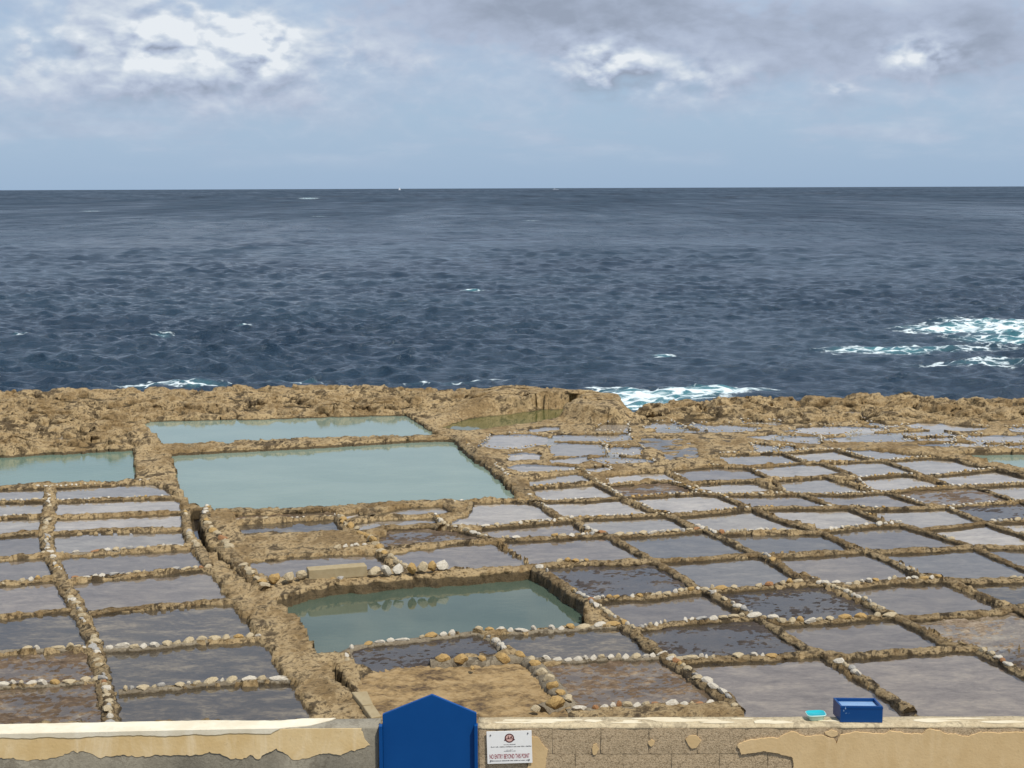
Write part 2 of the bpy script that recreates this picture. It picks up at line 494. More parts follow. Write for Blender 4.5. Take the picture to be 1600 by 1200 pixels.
# right hand grid: rows counted from the boundary wall upwards; type, corners
GRID = [
    ('lowest', [('b', [(845, 1040), (885, 1031), (1035, 1024), (1137, 1094), (1010, 1101), (897, 1106), (885, 1080)]),
                ('s', [(1038, 1024), (1185, 1027), (1280, 1021), (1420, 1108), (1445, 1128), (1165, 1128), (1142, 1098)]),
                ('s', [(1286, 1021), (1400, 1018), (1525, 1013), (1610, 1055), (1720, 1110), (1750, 1128), (1455, 1128), (1420, 1106)]),
                ('b', [(1532, 1013), (1700, 1008), (1780, 1080), (1610, 1053)])]),
    ('second', [('m', [(540, 1018), (562, 1007), (750, 987), (790, 1015), (690, 1030), (610, 1045), (560, 1040)]),
                ('d', [(765, 990), (825, 986), (975, 976), (1033, 1022), (1015, 1026), (885, 1031), (825, 1024), (795, 1013)]),
                ('m', [(990, 982), (1110, 968), (1187, 964), (1280, 1018), (1185, 1027), (1055, 1033), (1035, 1022)]),
                ('s', [(1190, 966), (1225, 972), (1300, 968), (1395, 962), (1520, 1012), (1400, 1018), (1285, 1020)]),
                ('t', [(1400, 963), (1500, 960), (1580, 948), (1690, 1000), (1600, 1010), (1530, 1012)])]),
    ('third', [('s', [(922, 938), (1022, 931), (1100, 921), (1185, 963), (1110, 968), (990, 981)]),
               ('m', [(1105, 921), (1185, 917), (1280, 911), (1395, 961), (1300, 968), (1225, 971), (1188, 964)]),
               ('s', [(1296, 913), (1341, 912), (1472, 905), (1575, 950), (1500, 960), (1400, 962)]),
               ('d', [(1480, 905), (1640, 904), (1700, 940), (1600, 947), (1580, 946)])]),
    ('fourth', [('m', [(840, 884), (960, 879), (1018, 875), (1096, 920), (1022, 930), (922, 937)]),
                ('g', [(1022, 875), (1090, 872), (1187, 866), (1268, 908), (1185, 917), (1100, 920)]),
                ('s', [(1192, 867), (1297, 862), (1350, 859), (1472, 904), (1341, 912), (1292, 912)]),
                ('g', [(1355, 860), (1465, 857), (1520, 853), (1640, 903), (1510, 906), (1478, 904)]),
                ('g', [(1525, 853), (1600, 855), (1690, 890), (1640, 903)])]),
    ('fifth', [('s', [(605, 864), (640, 856), (715, 847), (770, 845), (820, 874), (835, 882), (705, 887), (630, 887)]),
               ('s', [(778, 843), (865, 839), (950, 835), (1014, 872), (890, 877), (838, 883)]),
               ('g', [(952, 835), (1035, 832), (1100, 827), (1185, 864), (1090, 872), (1020, 874)]),
               ('g', [(1103, 827), (1135, 832), (1285, 831), (1345, 858), (1297, 862), (1190, 866)]),
               ('g', [(1288, 829), (1330, 824), (1408, 818), (1518, 852), (1465, 857), (1355, 860)]),
               ('s', [(1411, 819), (1442, 825), (1541, 814), (1610, 812), (1660, 848), (1600, 854), (1522, 853)])]),
    ('sixth', [('b', [(590, 845), (600, 833), (607, 823), (675, 821), (735, 831), (760, 840), (715, 845), (640, 851), (600, 857)]),
               ('g', [(740, 827), (752, 823), (875, 813), (895, 812), (915, 830), (865, 838), (778, 841)]),
               ('s', [(897, 811), (952, 806), (1045, 802), (1100, 826), (1035, 832), (950, 835), (922, 830)]),
               ('s', [(1047, 803), (1110, 799), (1174, 793), (1280, 830), (1185, 829), (1135, 832), (1105, 826)]),
               ('s', [(1178, 794), (1210, 793), (1325, 791), (1405, 818), (1330, 824), (1290, 828)]),
               ('s', [(1327, 792), (1366, 794), (1442, 792), (1478, 790), (1541, 814), (1494, 821), (1442, 825), (1411, 818)]),
               ('m', [(1480, 790), (1544, 786), (1620, 782), (1700, 806), (1600, 812), (1541, 814)])]),
    ('seventh', [('s', [(700, 815), (730, 801), (735, 783), (785, 781), (835, 783), (875, 809), (752, 822), (698, 822)]),
                 ('s', [(837, 782), (915, 780), (965, 777), (1017, 797), (1040, 802), (950, 806), (880, 808)]),
                 ('s', [(974, 777), (1010, 774), (1095, 769), (1120, 771), (1174, 793), (1110, 799), (1047, 802)]),
                 ('g', [(1122, 772), (1252, 771), (1300, 789), (1320, 791), (1210, 793), (1178, 793)]),
                 ('g', [(1254, 771), (1386, 768), (1445, 787), (1440, 792), (1366, 794), (1325, 791)]),
                 ('b', [(1390, 768), (1427, 763), (1523, 758), (1584, 779), (1544, 785), (1478, 790), (1447, 787)]),
                 ('s', [(1525, 758), (1620, 753), (1690, 776), (1590, 783)])]),
    ('eighth', [('s', [(827, 761), (935, 753), (968, 775), (915, 780), (840, 781)]),
                ('b', [(940, 758), (1045, 750), (1095, 768), (1010, 774), (975, 775)]),
                ('s', [(1080, 754), (1177, 750), (1225, 768), (1120, 771), (1096, 768)]),
                ('s', [(1200, 750), (1290, 743), (1357, 765), (1360, 769), (1226, 769)]),
                ('s', [(1312, 748), (1334, 745), (1418, 739), (1485, 756), (1427, 764), (1386, 767), (1357, 762)]),
                ('s', [(1450, 742), (1557, 732), (1680, 753), (1600, 754), (1523, 757), (1485, 756)])]),
    ('ninth', [('s', [(822, 747), (903, 736), (933, 752), (827, 759)]),
               ('s', [(945, 741), (1000, 736), (1036, 735), (1066, 751), (1042, 748), (955, 755)]),
               ('g', [(1042, 734), (1120, 727), (1170, 730), (1206, 748), (1177, 750), (1080, 753)]),
               ('s', [(1172, 728), (1260, 722), (1284, 722), (1335, 739), (1290, 742), (1210, 748)]),
               ('s', [(1284, 722), (1368, 718), (1384, 719), (1430, 736), (1415, 740), (1336, 745)]),
               ('s', [(1384, 718), (1458, 713), (1490, 716), (1557, 731), (1490, 738), (1440, 742)])]),
    ('tenth', [('s', [(787, 727), (815, 722), (900, 725), (903, 733), (815, 738)]),
               ('s', [(1122, 709), (1222, 706), (1260, 722), (1140, 728)]),
               ('s', [(1222, 706), (1303, 700), (1366, 718), (1262, 721)]),
               ('s', [(1303, 700), (1366, 700), (1431, 707), (1458, 713), (1433, 715), (1370, 718)])]),
]
BLOCK = [  # the small pans between the two green pools
    ('d', [(369, 817), (450, 812), (527, 809), (537, 827), (375, 832)], 'narrow salt pan under a row of small white stones below the large pool'),
    ('b', [(368, 803), (450, 799), (525, 795), (527, 805), (450, 809), (368, 811)], 'thin shaded strip of water under the large pool wall, above small white stones'),
    ('s', [(530, 801), (562, 797), (568, 804), (545, 809)], 'tiniest salt pan in the corner beside the squat rock pier'),
    ('s', [(585, 800), (640, 789), (695, 787), (712, 801), (650, 804), (592, 805)], 'small pale pan just under the wall of the large pool'),
    ('s', [(540, 818), (590, 809), (677, 806), (688, 818), (607, 823), (565, 832)], 'pale pan with a notched left corner above the brown rock bank'),
    ('s', [(384, 876), (460, 867), (587, 862), (612, 887), (570, 893), (480, 899), (420, 906), (397, 890)], 'pan behind the long squared stone block above the lower green pool'),
]
LEFT_MID = [('s', [(86, 760), (237, 752), (262, 763), (275, 775), (87, 781)]), ('s', [(87, 782), (275, 776), (285, 798), (86, 806)]), ('s', [(86, 808), (285, 800), (287, 824), (82, 832)]),
            ('s', [(82, 833), (287, 826), (291, 851), (82, 866)]), ('s', [(85, 868), (295, 855), (322, 885), (105, 906)]), ('s', [(108, 907), (325, 888), (360, 936), (140, 956)]),
            ('d', [(140, 957), (360, 938), (408, 992), (300, 1001), (160, 1013)]), ('d', [(160, 1014), (300, 1002), (410, 998), (443, 1052), (450, 1060), (325, 1066), (187, 1078), (165, 1070)]),
            ('d', [(175, 1080), (325, 1068), (450, 1062), (462, 1072), (490, 1125), (180, 1132)])]
LEFT_OUT = [('s', [(-120, 766), (70, 760), (70, 780), (-120, 786)]), ('s', [(-120, 787), (70, 781), (66, 804), (-120, 811)]), ('s', [(-120, 812), (65, 805), (62, 828), (-120, 841)]), ('s', [(-120, 842), (62, 830), (70, 865), (-120, 879)]),
            ('s', [(-120, 881), (72, 867), (85, 902), (-120, 919)]), ('s', [(-120, 921), (85, 904), (115, 950), (-120, 972)]), ('d', [(-120, 974), (115, 952), (140, 1003), (115, 1012), (-120, 1026)]),
            ('b', [(-120, 1028), (115, 1014), (135, 1016), (155, 1060), (-120, 1080)]), ('b', [(-120, 1082), (155, 1063), (170, 1130), (-120, 1132)])]
UPPER = [
    ('s', [(772, 677), (825, 676), (860, 682), (857, 690), (800, 699), (752, 694), (765, 687)], 'wide irregular rock pan beside the right corner of the large pool'),
    ('s', [(800, 707), (820, 705), (840, 707), (837, 715), (800, 716)], 'little rectangular pan below the wide irregular rock pan'),
    ('s', [(870, 677), (975, 676), (982, 685), (940, 687), (870, 685)], 'long thin rock pan with dark far edge above two squarish pans'),
    ('s', [(862, 692), (866, 689), (937, 691), (941, 706), (872, 709)], 'larger of the two squarish rock pans side by side'),
    ('s', [(952, 696), (995, 696), (1000, 702), (995, 707), (957, 707)], 'smaller of the two squarish rock pans, with white stones at its right end'),
    ('s', [(865, 714), (910, 711), (912, 717), (900, 722), (870, 719)], 'small pan with pointed ends below the larger squarish rock pan'),
    ('s', [(925, 714), (952, 709), (1010, 715), (1015, 719), (952, 721)], 'long low pan below the smaller squarish rock pan'),
    ('s', [(912, 729), (945, 727), (947, 734), (915, 735)], 'tiny pan where two stone dividers meet below the rock pans'),
    ('s', [(932, 670), (977, 672), (976, 659), (947, 659)], 'rock pan with a straight right side near the green pit'),
    ('s', [(1011, 659), (1042, 657), (1067, 666), (1060, 669), (1012, 667)], 'rock pan shaped like a half moon close to the shore'),
    ('s', [(1090, 661), (1135, 660), (1182, 665), (1175, 671), (1132, 672), (1085, 666)], 'rock pan with a dark near rim, right of the half moon one'),
    ('s', [(1158, 655), (1215, 656), (1205, 661), (1170, 660)], 'thin sliver of water behind the dark rimmed rock pan'),
    ('s', [(1237, 670), (1275, 663), (1380, 666), (1375, 670), (1323, 675), (1270, 675)], 'long curved rock pan with a stony near rim'),
    ('s', [(1215, 685), (1230, 679), (1275, 680), (1277, 689), (1230, 687)], 'pale rock pan below the left end of the long curved pan'),
    ('s', [(1172, 680), (1210, 676), (1220, 680), (1200, 684)], 'small shallow puddle pan left of the long curved pan'),
    ('s', [(1177, 691), (1210, 694), (1210, 703), (1192, 704)], 'triangular pan at the head of the straight pan rows'),
    ('s', [(1213, 699), (1230, 695), (1252, 701), (1217, 704)], 'low pointed pan touching the right of the triangular pan'),
    ('s', [(1289, 683), (1321, 680), (1337, 686), (1307, 688)], 'eye shaped pan enclosed by a ring of rock'),
    ('s', [(1328, 676), (1341, 673), (1386, 674), (1427, 685), (1397, 687), (1348, 688)], 'fan shaped pan right of the eye shaped pan'),
    ('s', [(1330, 658), (1406, 660), (1397, 664), (1352, 661)], 'narrow strip of water behind the long curved rock pan'),
    ('s', [(1420, 658), (1442, 656), (1499, 662), (1537, 665), (1532, 669), (1494, 670), (1427, 666)], 'broadest rock pan close to the shore on the right'),
    ('s', [(1395, 673), (1465, 670), (1490, 676), (1442, 678), (1406, 677)], 'thin pan in front of the broadest shore pan'),
    ('s', [(1442, 682), (1483, 680), (1487, 685), (1442, 686)], 'small pale pan right of the fan shaped pan'),
    ('d', [(1442, 691), (1478, 689), (1476, 696), (1447, 695)], 'small dark wet pan right of the fan shaped pan'),
    ('s', [(1508, 683), (1519, 678), (1640, 678), (1640, 688), (1532, 688)], 'long pan with a rounded left end by the right edge'),
    ('s', [(1487, 693), (1499, 689), (1564, 692), (1550, 696)], 'narrow pan just above the small green pool on the right'),
    ('s', [(1571, 694), (1640, 690), (1640, 700), (1580, 699)], 'pan between white stones and the right edge above the green pool'),
    ('s', [(1580, 666), (1640, 664), (1640, 671), (1590, 671)], 'farthest pan at the right edge of the photo'),
    ('u', [(1010, 682), (1060, 683), (1080, 692), (1085, 712), (1050, 716), (1040, 702), (1003, 690)], 'dark wet rock flat broken by little puddles'),
    ('s', [(85, 684), (98, 679), (112, 683), (100, 686)], 'small puddle in the pitted rock at the far left'),
    ('s', [(1322, 644), (1330, 639), (1342, 642), (1338, 646)], 'bright round puddle in the rock near the shore on the right'),
    ('s', [(1414, 637), (1424, 635), (1432, 638), (1424, 641)], 'small bright puddle beside a dark hollow near the right shore'),
    ('s', [(1200, 642), (1262, 640), (1270, 644), (1210, 647)], 'thin sheet of water on the shore rock beyond the rock pans'),
    ('s', [(1052, 664), (1062, 667), (1120, 672), (1060, 673), (1020, 672)], 'brown wet hollow below the half moon rock pan'),
    ('s', [(830, 666), (865, 664), (868, 668), (835, 671)], 'faint puddle between the green pit and the wide irregular rock pan'),
]
PIT = [(685, 669), (735, 654), (800, 645), (848, 637), (914, 637), (888, 652), (800, 665), (735, 673)]
CHANNEL = [[(298, 797), (321, 797), (316, 812), (320, 847), (345, 868), (372, 897), (412, 930), (428, 940), (410, 930), (365, 897), (335, 867), (312, 850), (298, 830)],
           [(512, 1032), (522, 1036), (552, 1072), (558, 1084), (546, 1082), (530, 1064)]]
DRY = [(575, 1052), (620, 1045), (690, 1036), (815, 1032), (842, 1045), (880, 1085), (880, 1125), (585, 1125), (560, 1075)]
SHELF = [(372, 832), (537, 829), (580, 848), (575, 857), (460, 864), (380, 870), (360, 850)]     # dry bank inside the block of small pans

ZG = 0.05      # level at which the grid's lines were read off
all_pans = []
ordn = ['leftmost', 'second from the left', 'third from the left', 'fourth from the left', 'fifth from the left', 'sixth from the left', 'rightmost']
BED['u'] = M['rock']
look = {'u': '', 's': 'pale reflecting salt pan', 'd': 'dark slate coloured salt pan', 'g': 'slate blue salt pan', 'm': 'nearly black mottled salt pan', 'b': 'brown weedy salt pan', 't': 'tan streaky half dry salt pan'}
for rn, row in GRID:
    for k, (ty, pts) in enumerate(row):
        od = 'rightmost' if k == len(row) - 1 else ordn[k]
        lab = '%s, %s, %s, right-hand grid' % (look[ty], od, 'lowest row' if rn == 'lowest' else rn + ' row up')
        all_pans.append((ty, pts, lab, 'salt pans of the grid right of the green pools'))
for ty, pts, lab in BLOCK: all_pans.append((ty, pts, lab, 'small pans between the two green pools'))
cnt = ['topmost', 'second from the top', 'third from the top', 'fourth from the top', 'fifth from the top', 'sixth from the top', 'seventh from the top', 'second from the bottom', 'bottom']
lw = {'s': 'grey salt pan', 'd': 'dark slate salt pan', 'b': 'brown weedy salt pan'}
for k, (ty, pts) in enumerate(LEFT_MID): all_pans.append((ty, pts, '%s, %s, between the stony left divider and causeway' % (lw[ty], cnt[k]), 'salt pans left of the causeway'))
for k, (ty, pts) in enumerate(LEFT_OUT): all_pans.append((ty, pts, '%s, %s, cut by the left edge of the photo' % (lw[ty], cnt[k]), 'salt pans at the left edge'))
all_pans.append(('o', DRY, 'dry ochre rock floor behind the blue gate, ringed by round boulders', 'dry floors among the pans'))
for ty, pts, lab in UPPER: all_pans.append((ty, pts, lab, 'natural rock pans near the shore'))

# ------------------------------------------------------------------ rock shelf (terrain)
SEA_Z = -1.55
COAST = [(-700, 613), (-300, 611), (0, 607), (100, 604), (180, 600), (240, 602), (300, 603), (420, 600), (500, 597), (560, 599), (620, 597), (690, 595), (760, 597), (810, 596), (850, 600), (880, 603), (930, 605), (955, 609), (968, 614)]
COAST2 = [(974, 639), (985, 638), (1010, 632), (1050, 625), (1070, 622), (1108, 621), (1118, 616), (1150, 616), (1200, 615), (1260, 616), (1340, 615), (1400, 616), (1450, 617), (1500, 618), (1600, 619), (1900, 620), (2400, 622)]
RAISE = [(250, 660), (400, 656), (520, 652), (640, 650), (702, 632), (760, 625), (837, 617), (852, 624), (880, 630), (930, 636), (960, 638), (973, 636)]
CELL = 0.05


def pool_plan(k):
    pts = POOLS[k][0]; zw = {'upper': -0.03, 'lower': -0.14}.get(k, -0.06)
    ym = (min(p[1] for p in pts) + max(p[1] for p in pts)) / 2
    return np.array([gp(x, y, zw if y < ym and not (k == 'lower' and x < 470) else 0.05) for x, y in pts])


def build_terrain():
    xs = np.arange(-22, 22 + CELL / 2, CELL); ys = np.arange(14.35, 50.0, CELL)
    X, Y = np.meshgrid(xs, ys)
    jx = 0.055 * fbm(X * 3.1, Y * 3.1, 11, 3) + 0.02 * gnoise(X * 14, Y * 14, 14)
    jy = 0.055 * fbm(X * 3.1, Y * 3.1, 23, 3) + 0.02 * gnoise(X * 14, Y * 14, 15)
    PX, PY = X + jx * 1.6, Y + jy * 1.6
    def mask(poly, big=0.0):
        p = np.array(poly)
        mk = np.zeros(X.shape, bool)
        x0, y0 = p.min(0) - 0.3; x1, y1 = p.max(0) + 0.3
        i0, i1 = np.searchsorted(ys, (y0, y1)); j0, j1 = np.searchsorted(xs, (x0, x1))
        if i1 > i0 and j1 > j0:
            s = np.s_[i0:i1, j0:j1]
            mk[s] = inpoly(PX[s], PY[s], p)
        return mk
    def blur(a, r):
        for ax in (0, 1):
            for _ in range(2):
                c = np.cumsum(np.pad(a, [(r + 1, r) if k == ax else (0, 0) for k in (0, 1)], mode='edge'), axis=ax)
                n = a.shape[ax]
                a = (np.take(c, range(2 * r + 1, 2 * r + 1 + n), ax) - np.take(c, range(0, n), ax)) / (2 * r + 1)
        return a
    # relief: strong on the bare shore rock, slight between the pans
    r1 = mask(gpl([(-600, 600), (660, 585), (980, 585), (985, 640), (930, 646), (860, 640), (700, 640), (640, 652), (225, 656), (262, 702), (210, 704), (-600, 722)], 0.1))
    r2 = mask(gpl([(972, 644), (1010, 630), (1120, 600), (2500, 600), (2500, 652), (1500, 654), (1280, 655), (1000, 656)], 0.1))
    rough = blur((r1 | r2).astype(float), 10)
    pm = np.zeros(X.shape, bool)
    for k in ('upper', 'left'): pm |= mask(offset(gpl(POOLS[k][0], -0.02), 0.25))
    seaside = np.clip((Y - 43.5) / 2.5, 0, 1)
    rough = rough * (1 - 0.35 * seaside) * (1 - 0.85 * blur(pm.astype(float), 5))
    wx = X + 0.35 * fbm(X * 1.3, Y * 1.3, 31, 4); wy = Y + 0.35 * fbm(X * 1.3, Y * 1.3, 37, 4)
    la = np.clip(np.abs(fbm(wx * 0.62, wy * 0.72, 41, 2)) / 0.28, 0, 1) ** 0.7
    lb = np.clip(np.abs(fbm(wx * 1.45, wy * 1.6, 48, 2)) / 0.26, 0, 1) ** 0.7
    lo = fbm(wx * 0.45, wy * 0.5, 55, 3)
    sel = np.clip(fbm(X * 0.5, Y * 0.5, 59, 2) / 0.2 + 0.5, 0, 1)
    hk = 0.21 * (la - 0.64) + 0.12 * (lb - 0.62) * (0.4 + 0.6 * sel) + 0.20 * lo
    plates = np.clip(hk + 0.1, -0.05, 0.3)
    n2 = fbm(X * 1.9, Y * 2.3, 47, 4, 0.55)
    pits = np.clip((fbm(wx * 1.5, wy * 1.9, 71, 4) - 0.13) / 0.05, 0, 1)
    karst = hk - 0.20 * pits + 0.012 * fbm(X * 7, Y * 7, 73, 3)
    small = 0.034 * n2 + 0.030 * fbm(X * 6, Y * 7, 83, 4) + 0.02 * (np.clip((fbm(wx * 2.2, wy * 2.6, 87, 4)) / 0.06 + 0.5, 0, 1) - 0.5) + 0.035 * (np.clip((fbm(wx * 0.9, wy * 1.1, 88, 3)) / 0.05 + 0.5, 0, 1) - 0.5)
    Z = 0.060 + small * 1.0 + rough * (karst * 0.95 + 0.03)
    far = np.clip((Y - 33) / 5, 0, 1)
    upz = blur((mask(gpl([(740, 735), (720, 670), (980, 652), (1700, 648), (1700, 700), (1420, 702), (1100, 712), (960, 735)], 0.03)) | mask(gpl([(690, 668), (735, 664), (860, 649), (905, 645), (985, 646), (985, 660), (700, 676)], 0.0))).astype(float), 6)
    Z -= upz * (0.040 + 0.5 * small)
    # raised bank left of and behind the rock pit
    rp = np.vstack([gpl(RAISE, 0.42), gpl([(985, 600), (700, 570), (250, 585)], 0.42)])
    rz = blur(mask(rp).astype(float), 2)
    xr = np.clip((X - (-2.7)) / 2.6, 0, 1)
    lift = rz * 0.42 * xr * xr * (3 - 2 * xr)
    Z = Z * (1 - 0.7 * (rz * xr)) + lift
    # dry banks and floors
    Z = np.where(mask(gpl(SHELF, 0.03)), 0.045 + 0.6 * small, Z)
    dry = blur(mask(gpl(DRY, 0.0)).astype(float), 2)
    Z = Z * (1 - dry) + dry * (-0.03 + 0.25 * small)
    # cut the pans and pools
    for ty, pts, lab, g in all_pans:
        if ty == 'o': continue
        mk = mask(offset(gpl(pts, ZG), 0.11) if g.startswith('natural') else gpl(pts, ZG))
        Z = np.where(mk, np.minimum(Z, -0.13), Z)
    for k, (pts, mt, lab) in POOLS.items():
        Z = np.where(mask(pool_plan(k)), -0.75 + 0.3 * small, Z)
    Z = np.where(mask(gpl(PIT, 0.0)), -0.35, Z)
    Z = np.where(mask(gpl(CHANNEL[0], 0.0)), -0.45, Z)
    Z = np.where(mask(gpl(CHANNEL[1], 0.06)), -0.55, Z)
    # the edge of the sea
    cz = np.vstack([np.array([gp(x, y, 0.15 + 0.35 * min(1, max(0, (x - 560) / 200))) for x, y in COAST]), gpl(COAST2, 0.14)])
    cp = np.vstack([[(-60, 13)], [(-60, cz[0][1])], cz, [(60, cz[-1][1])], [(60, 13)]])
    land = np.zeros(X.shape, bool)
    JX = X + jx * 6 + 0.25 * gnoise(X * 0.8, Y * 0.8, 91); JY = Y + jy * 6 + 0.45 * gnoise(X * 0.7, Y * 0.7, 92)
    land = inpoly(JX, JY, cp)
    drop = blur(land.astype(float), 2)
    cliff = SEA_Z - 0.7 + 0.5 * fbm(X * 0.7, Y * 0.7, 99, 3)
    d3 = np.clip((drop - 0.25) / 0.5, 0, 1)
    Z = Z * d3 + cliff * (1 - d3)
    keep = (np.abs(X) < 0.36 * Y + 3.5) & (blur(land.astype(float), 12) > 0.002)
    idx = -np.ones(X.shape, int)
    q = keep[:-1, :-1] & keep[1:, :-1] & keep[:-1, 1:] & keep[1:, 1:]
    use = np.zeros(X.shape, bool)
    use[:-1, :-1] |= q; use[1:, :-1] |= q; use[:-1, 1:] |= q; use[1:, 1:] |= q
    idx[use] = np.arange(use.sum())
    # ragged overhangs: shift points sideways a little
    dx = 0.02 * gnoise(X * 9, Y * 9, 101) + rough * 0.03 * gnoise(X * 5, Y * 5, 103)
    dy = 0.02 * gnoise(X * 9, Y * 9, 102) - rough * (0.04 * gnoise(X * 4, Y * 4, 104) + 1.15 * plates)
    V = np.stack([X + dx, Y + dy, Z], -1)[use]
    ii, jj = np.nonzero(q)
    Fc = np.stack([idx[ii, jj], idx[ii, jj + 1], idx[ii + 1, jj + 1], idx[ii + 1, jj]], -1)
    me = bpy.data.meshes.new('rock_shelf')
    me.vertices.add(len(V)); me.vertices.foreach_set('co', V.ravel())
    me.loops.add(Fc.size); me.loops.foreach_set('vertex_index', Fc.ravel().astype(np.int32))
    me.polygons.add(len(Fc)); me.polygons.foreach_set('loop_start', np.arange(0, Fc.size, 4, dtype=np.int32))
    me.polygons.foreach_set('use_smooth', np.ones(len(Fc), bool))
    me.update(calc_edges=True); me.validate()
    me.materials.append(M['rock'])
    o = link('rock_shelf', me); o['kind'] = 'structure'


build_terrain()


# ------------------------------------------------------------------ sea
def sea_material():
    mt, n, out = material('sea_water')
    v = n.coord('Object')
    a1 = n.noise(n.coord('Object', (0.8, 1.3, 1)), 1.1, 6, 0.62, 0.4)
    a2 = n.noise(n.coord('Object', (1, 1.6, 1)), 0.16, 3, 0.55)
    a3 = n.noise(n.coord('Object', (1, 2.0, 1)), 0.018, 3, 0.55)
    a4 = n.noise(n.coord('Object', (1, 0.5, 1)), 0.045, 5, 0.6)
    a0 = n.noise(n.coord('Object', (0.7, 1.1, 1)), 2.2, 5, 0.62, 0.3)
    a5 = n.noise(n.coord('Object', (1, 0.3, 1)), 0.012, 6, 0.62)
    h = n.math('ADD', n.math('ADD', n.math('MULTIPLY', a1, 0.50), n.math('MULTIPLY', a0, 0.36)), n.math('ADD', n.math('MULTIPLY', a2, 1.6), n.math('MULTIPLY', a4, 2.5)))
    sw = n.node('ShaderNodeAttribute'); sw.attribute_name = 'swell'
    nm = n.bump(h, 1.0, 0.55, n.bump(sw.outputs['Fac'], 1.0, 1.0))
    # foam: a soft envelope kept on the mesh, broken by noise
    at = n.node('ShaderNodeAttribute'); at.attribute_name = 'foam'
    web = n.noise(n.coord('Object', (0.55, 1.0, 1)), 1.1, 9, 0.68, 1.2)
    web2 = n.voronoi(n.vmath('ADD', n.coord('Object', (0.6, 1.1, 1)), n.noise(v, 0.9, 4, 0.6, out=1)), 1.2, 'DISTANCE_TO_EDGE')
    lace = n.math('ADD', n.smooth(web2, 0.16, 0.0, 0, 0.25), web)
    fo = n.math('ADD', n.math('MULTIPLY', n.math('MULTIPLY', n.math('SUBTRACT', lace, 0.5), 3.0), n.math('MULTIPLY', at.outputs['Fac'], 4.0, clamp=True)), n.math('MULTIPLY', at.outputs['Fac'], 0.52))
    fm = n.smooth(fo, 0.46, 1.15)
    milky = n.smooth(at.outputs['Fac'], 0.1, 0.9)
    deep = n.mix(n.smooth(a3, 0.35, 0.65), (0.011, 0.027, 0.048), (0.016, 0.037, 0.060))
    body = n.mix(milky, deep, (0.05, 0.17, 0.20))
    b = n.node('ShaderNodeBsdfPrincipled')
    n.put(b.inputs['Base Color'], body); ar = n.node('ShaderNodeAttribute'); ar.attribute_name = 'chop'; n.l.new(ar.outputs['Fac'], b.inputs['Roughness'])
    b.inputs['IOR'].default_value = 1.33; n.put(b.inputs['Normal'], nm)
    d = n.node('ShaderNodeBsdfDiffuse'); d.inputs['Color'].default_value = (0.66, 0.74, 0.76, 1)
    n.put(d.inputs['Normal'], n.bump(web, 0.8, 0.3))
    ms = n.node('ShaderNodeMixShader'); n.l.new(fm, ms.inputs[0]); n.l.new(b.outputs[0], ms.inputs[1]); n.l.new(d.outputs[0], ms.inputs[2])
    n.l.new(ms.outputs[0], out.inputs[0])
    return mt


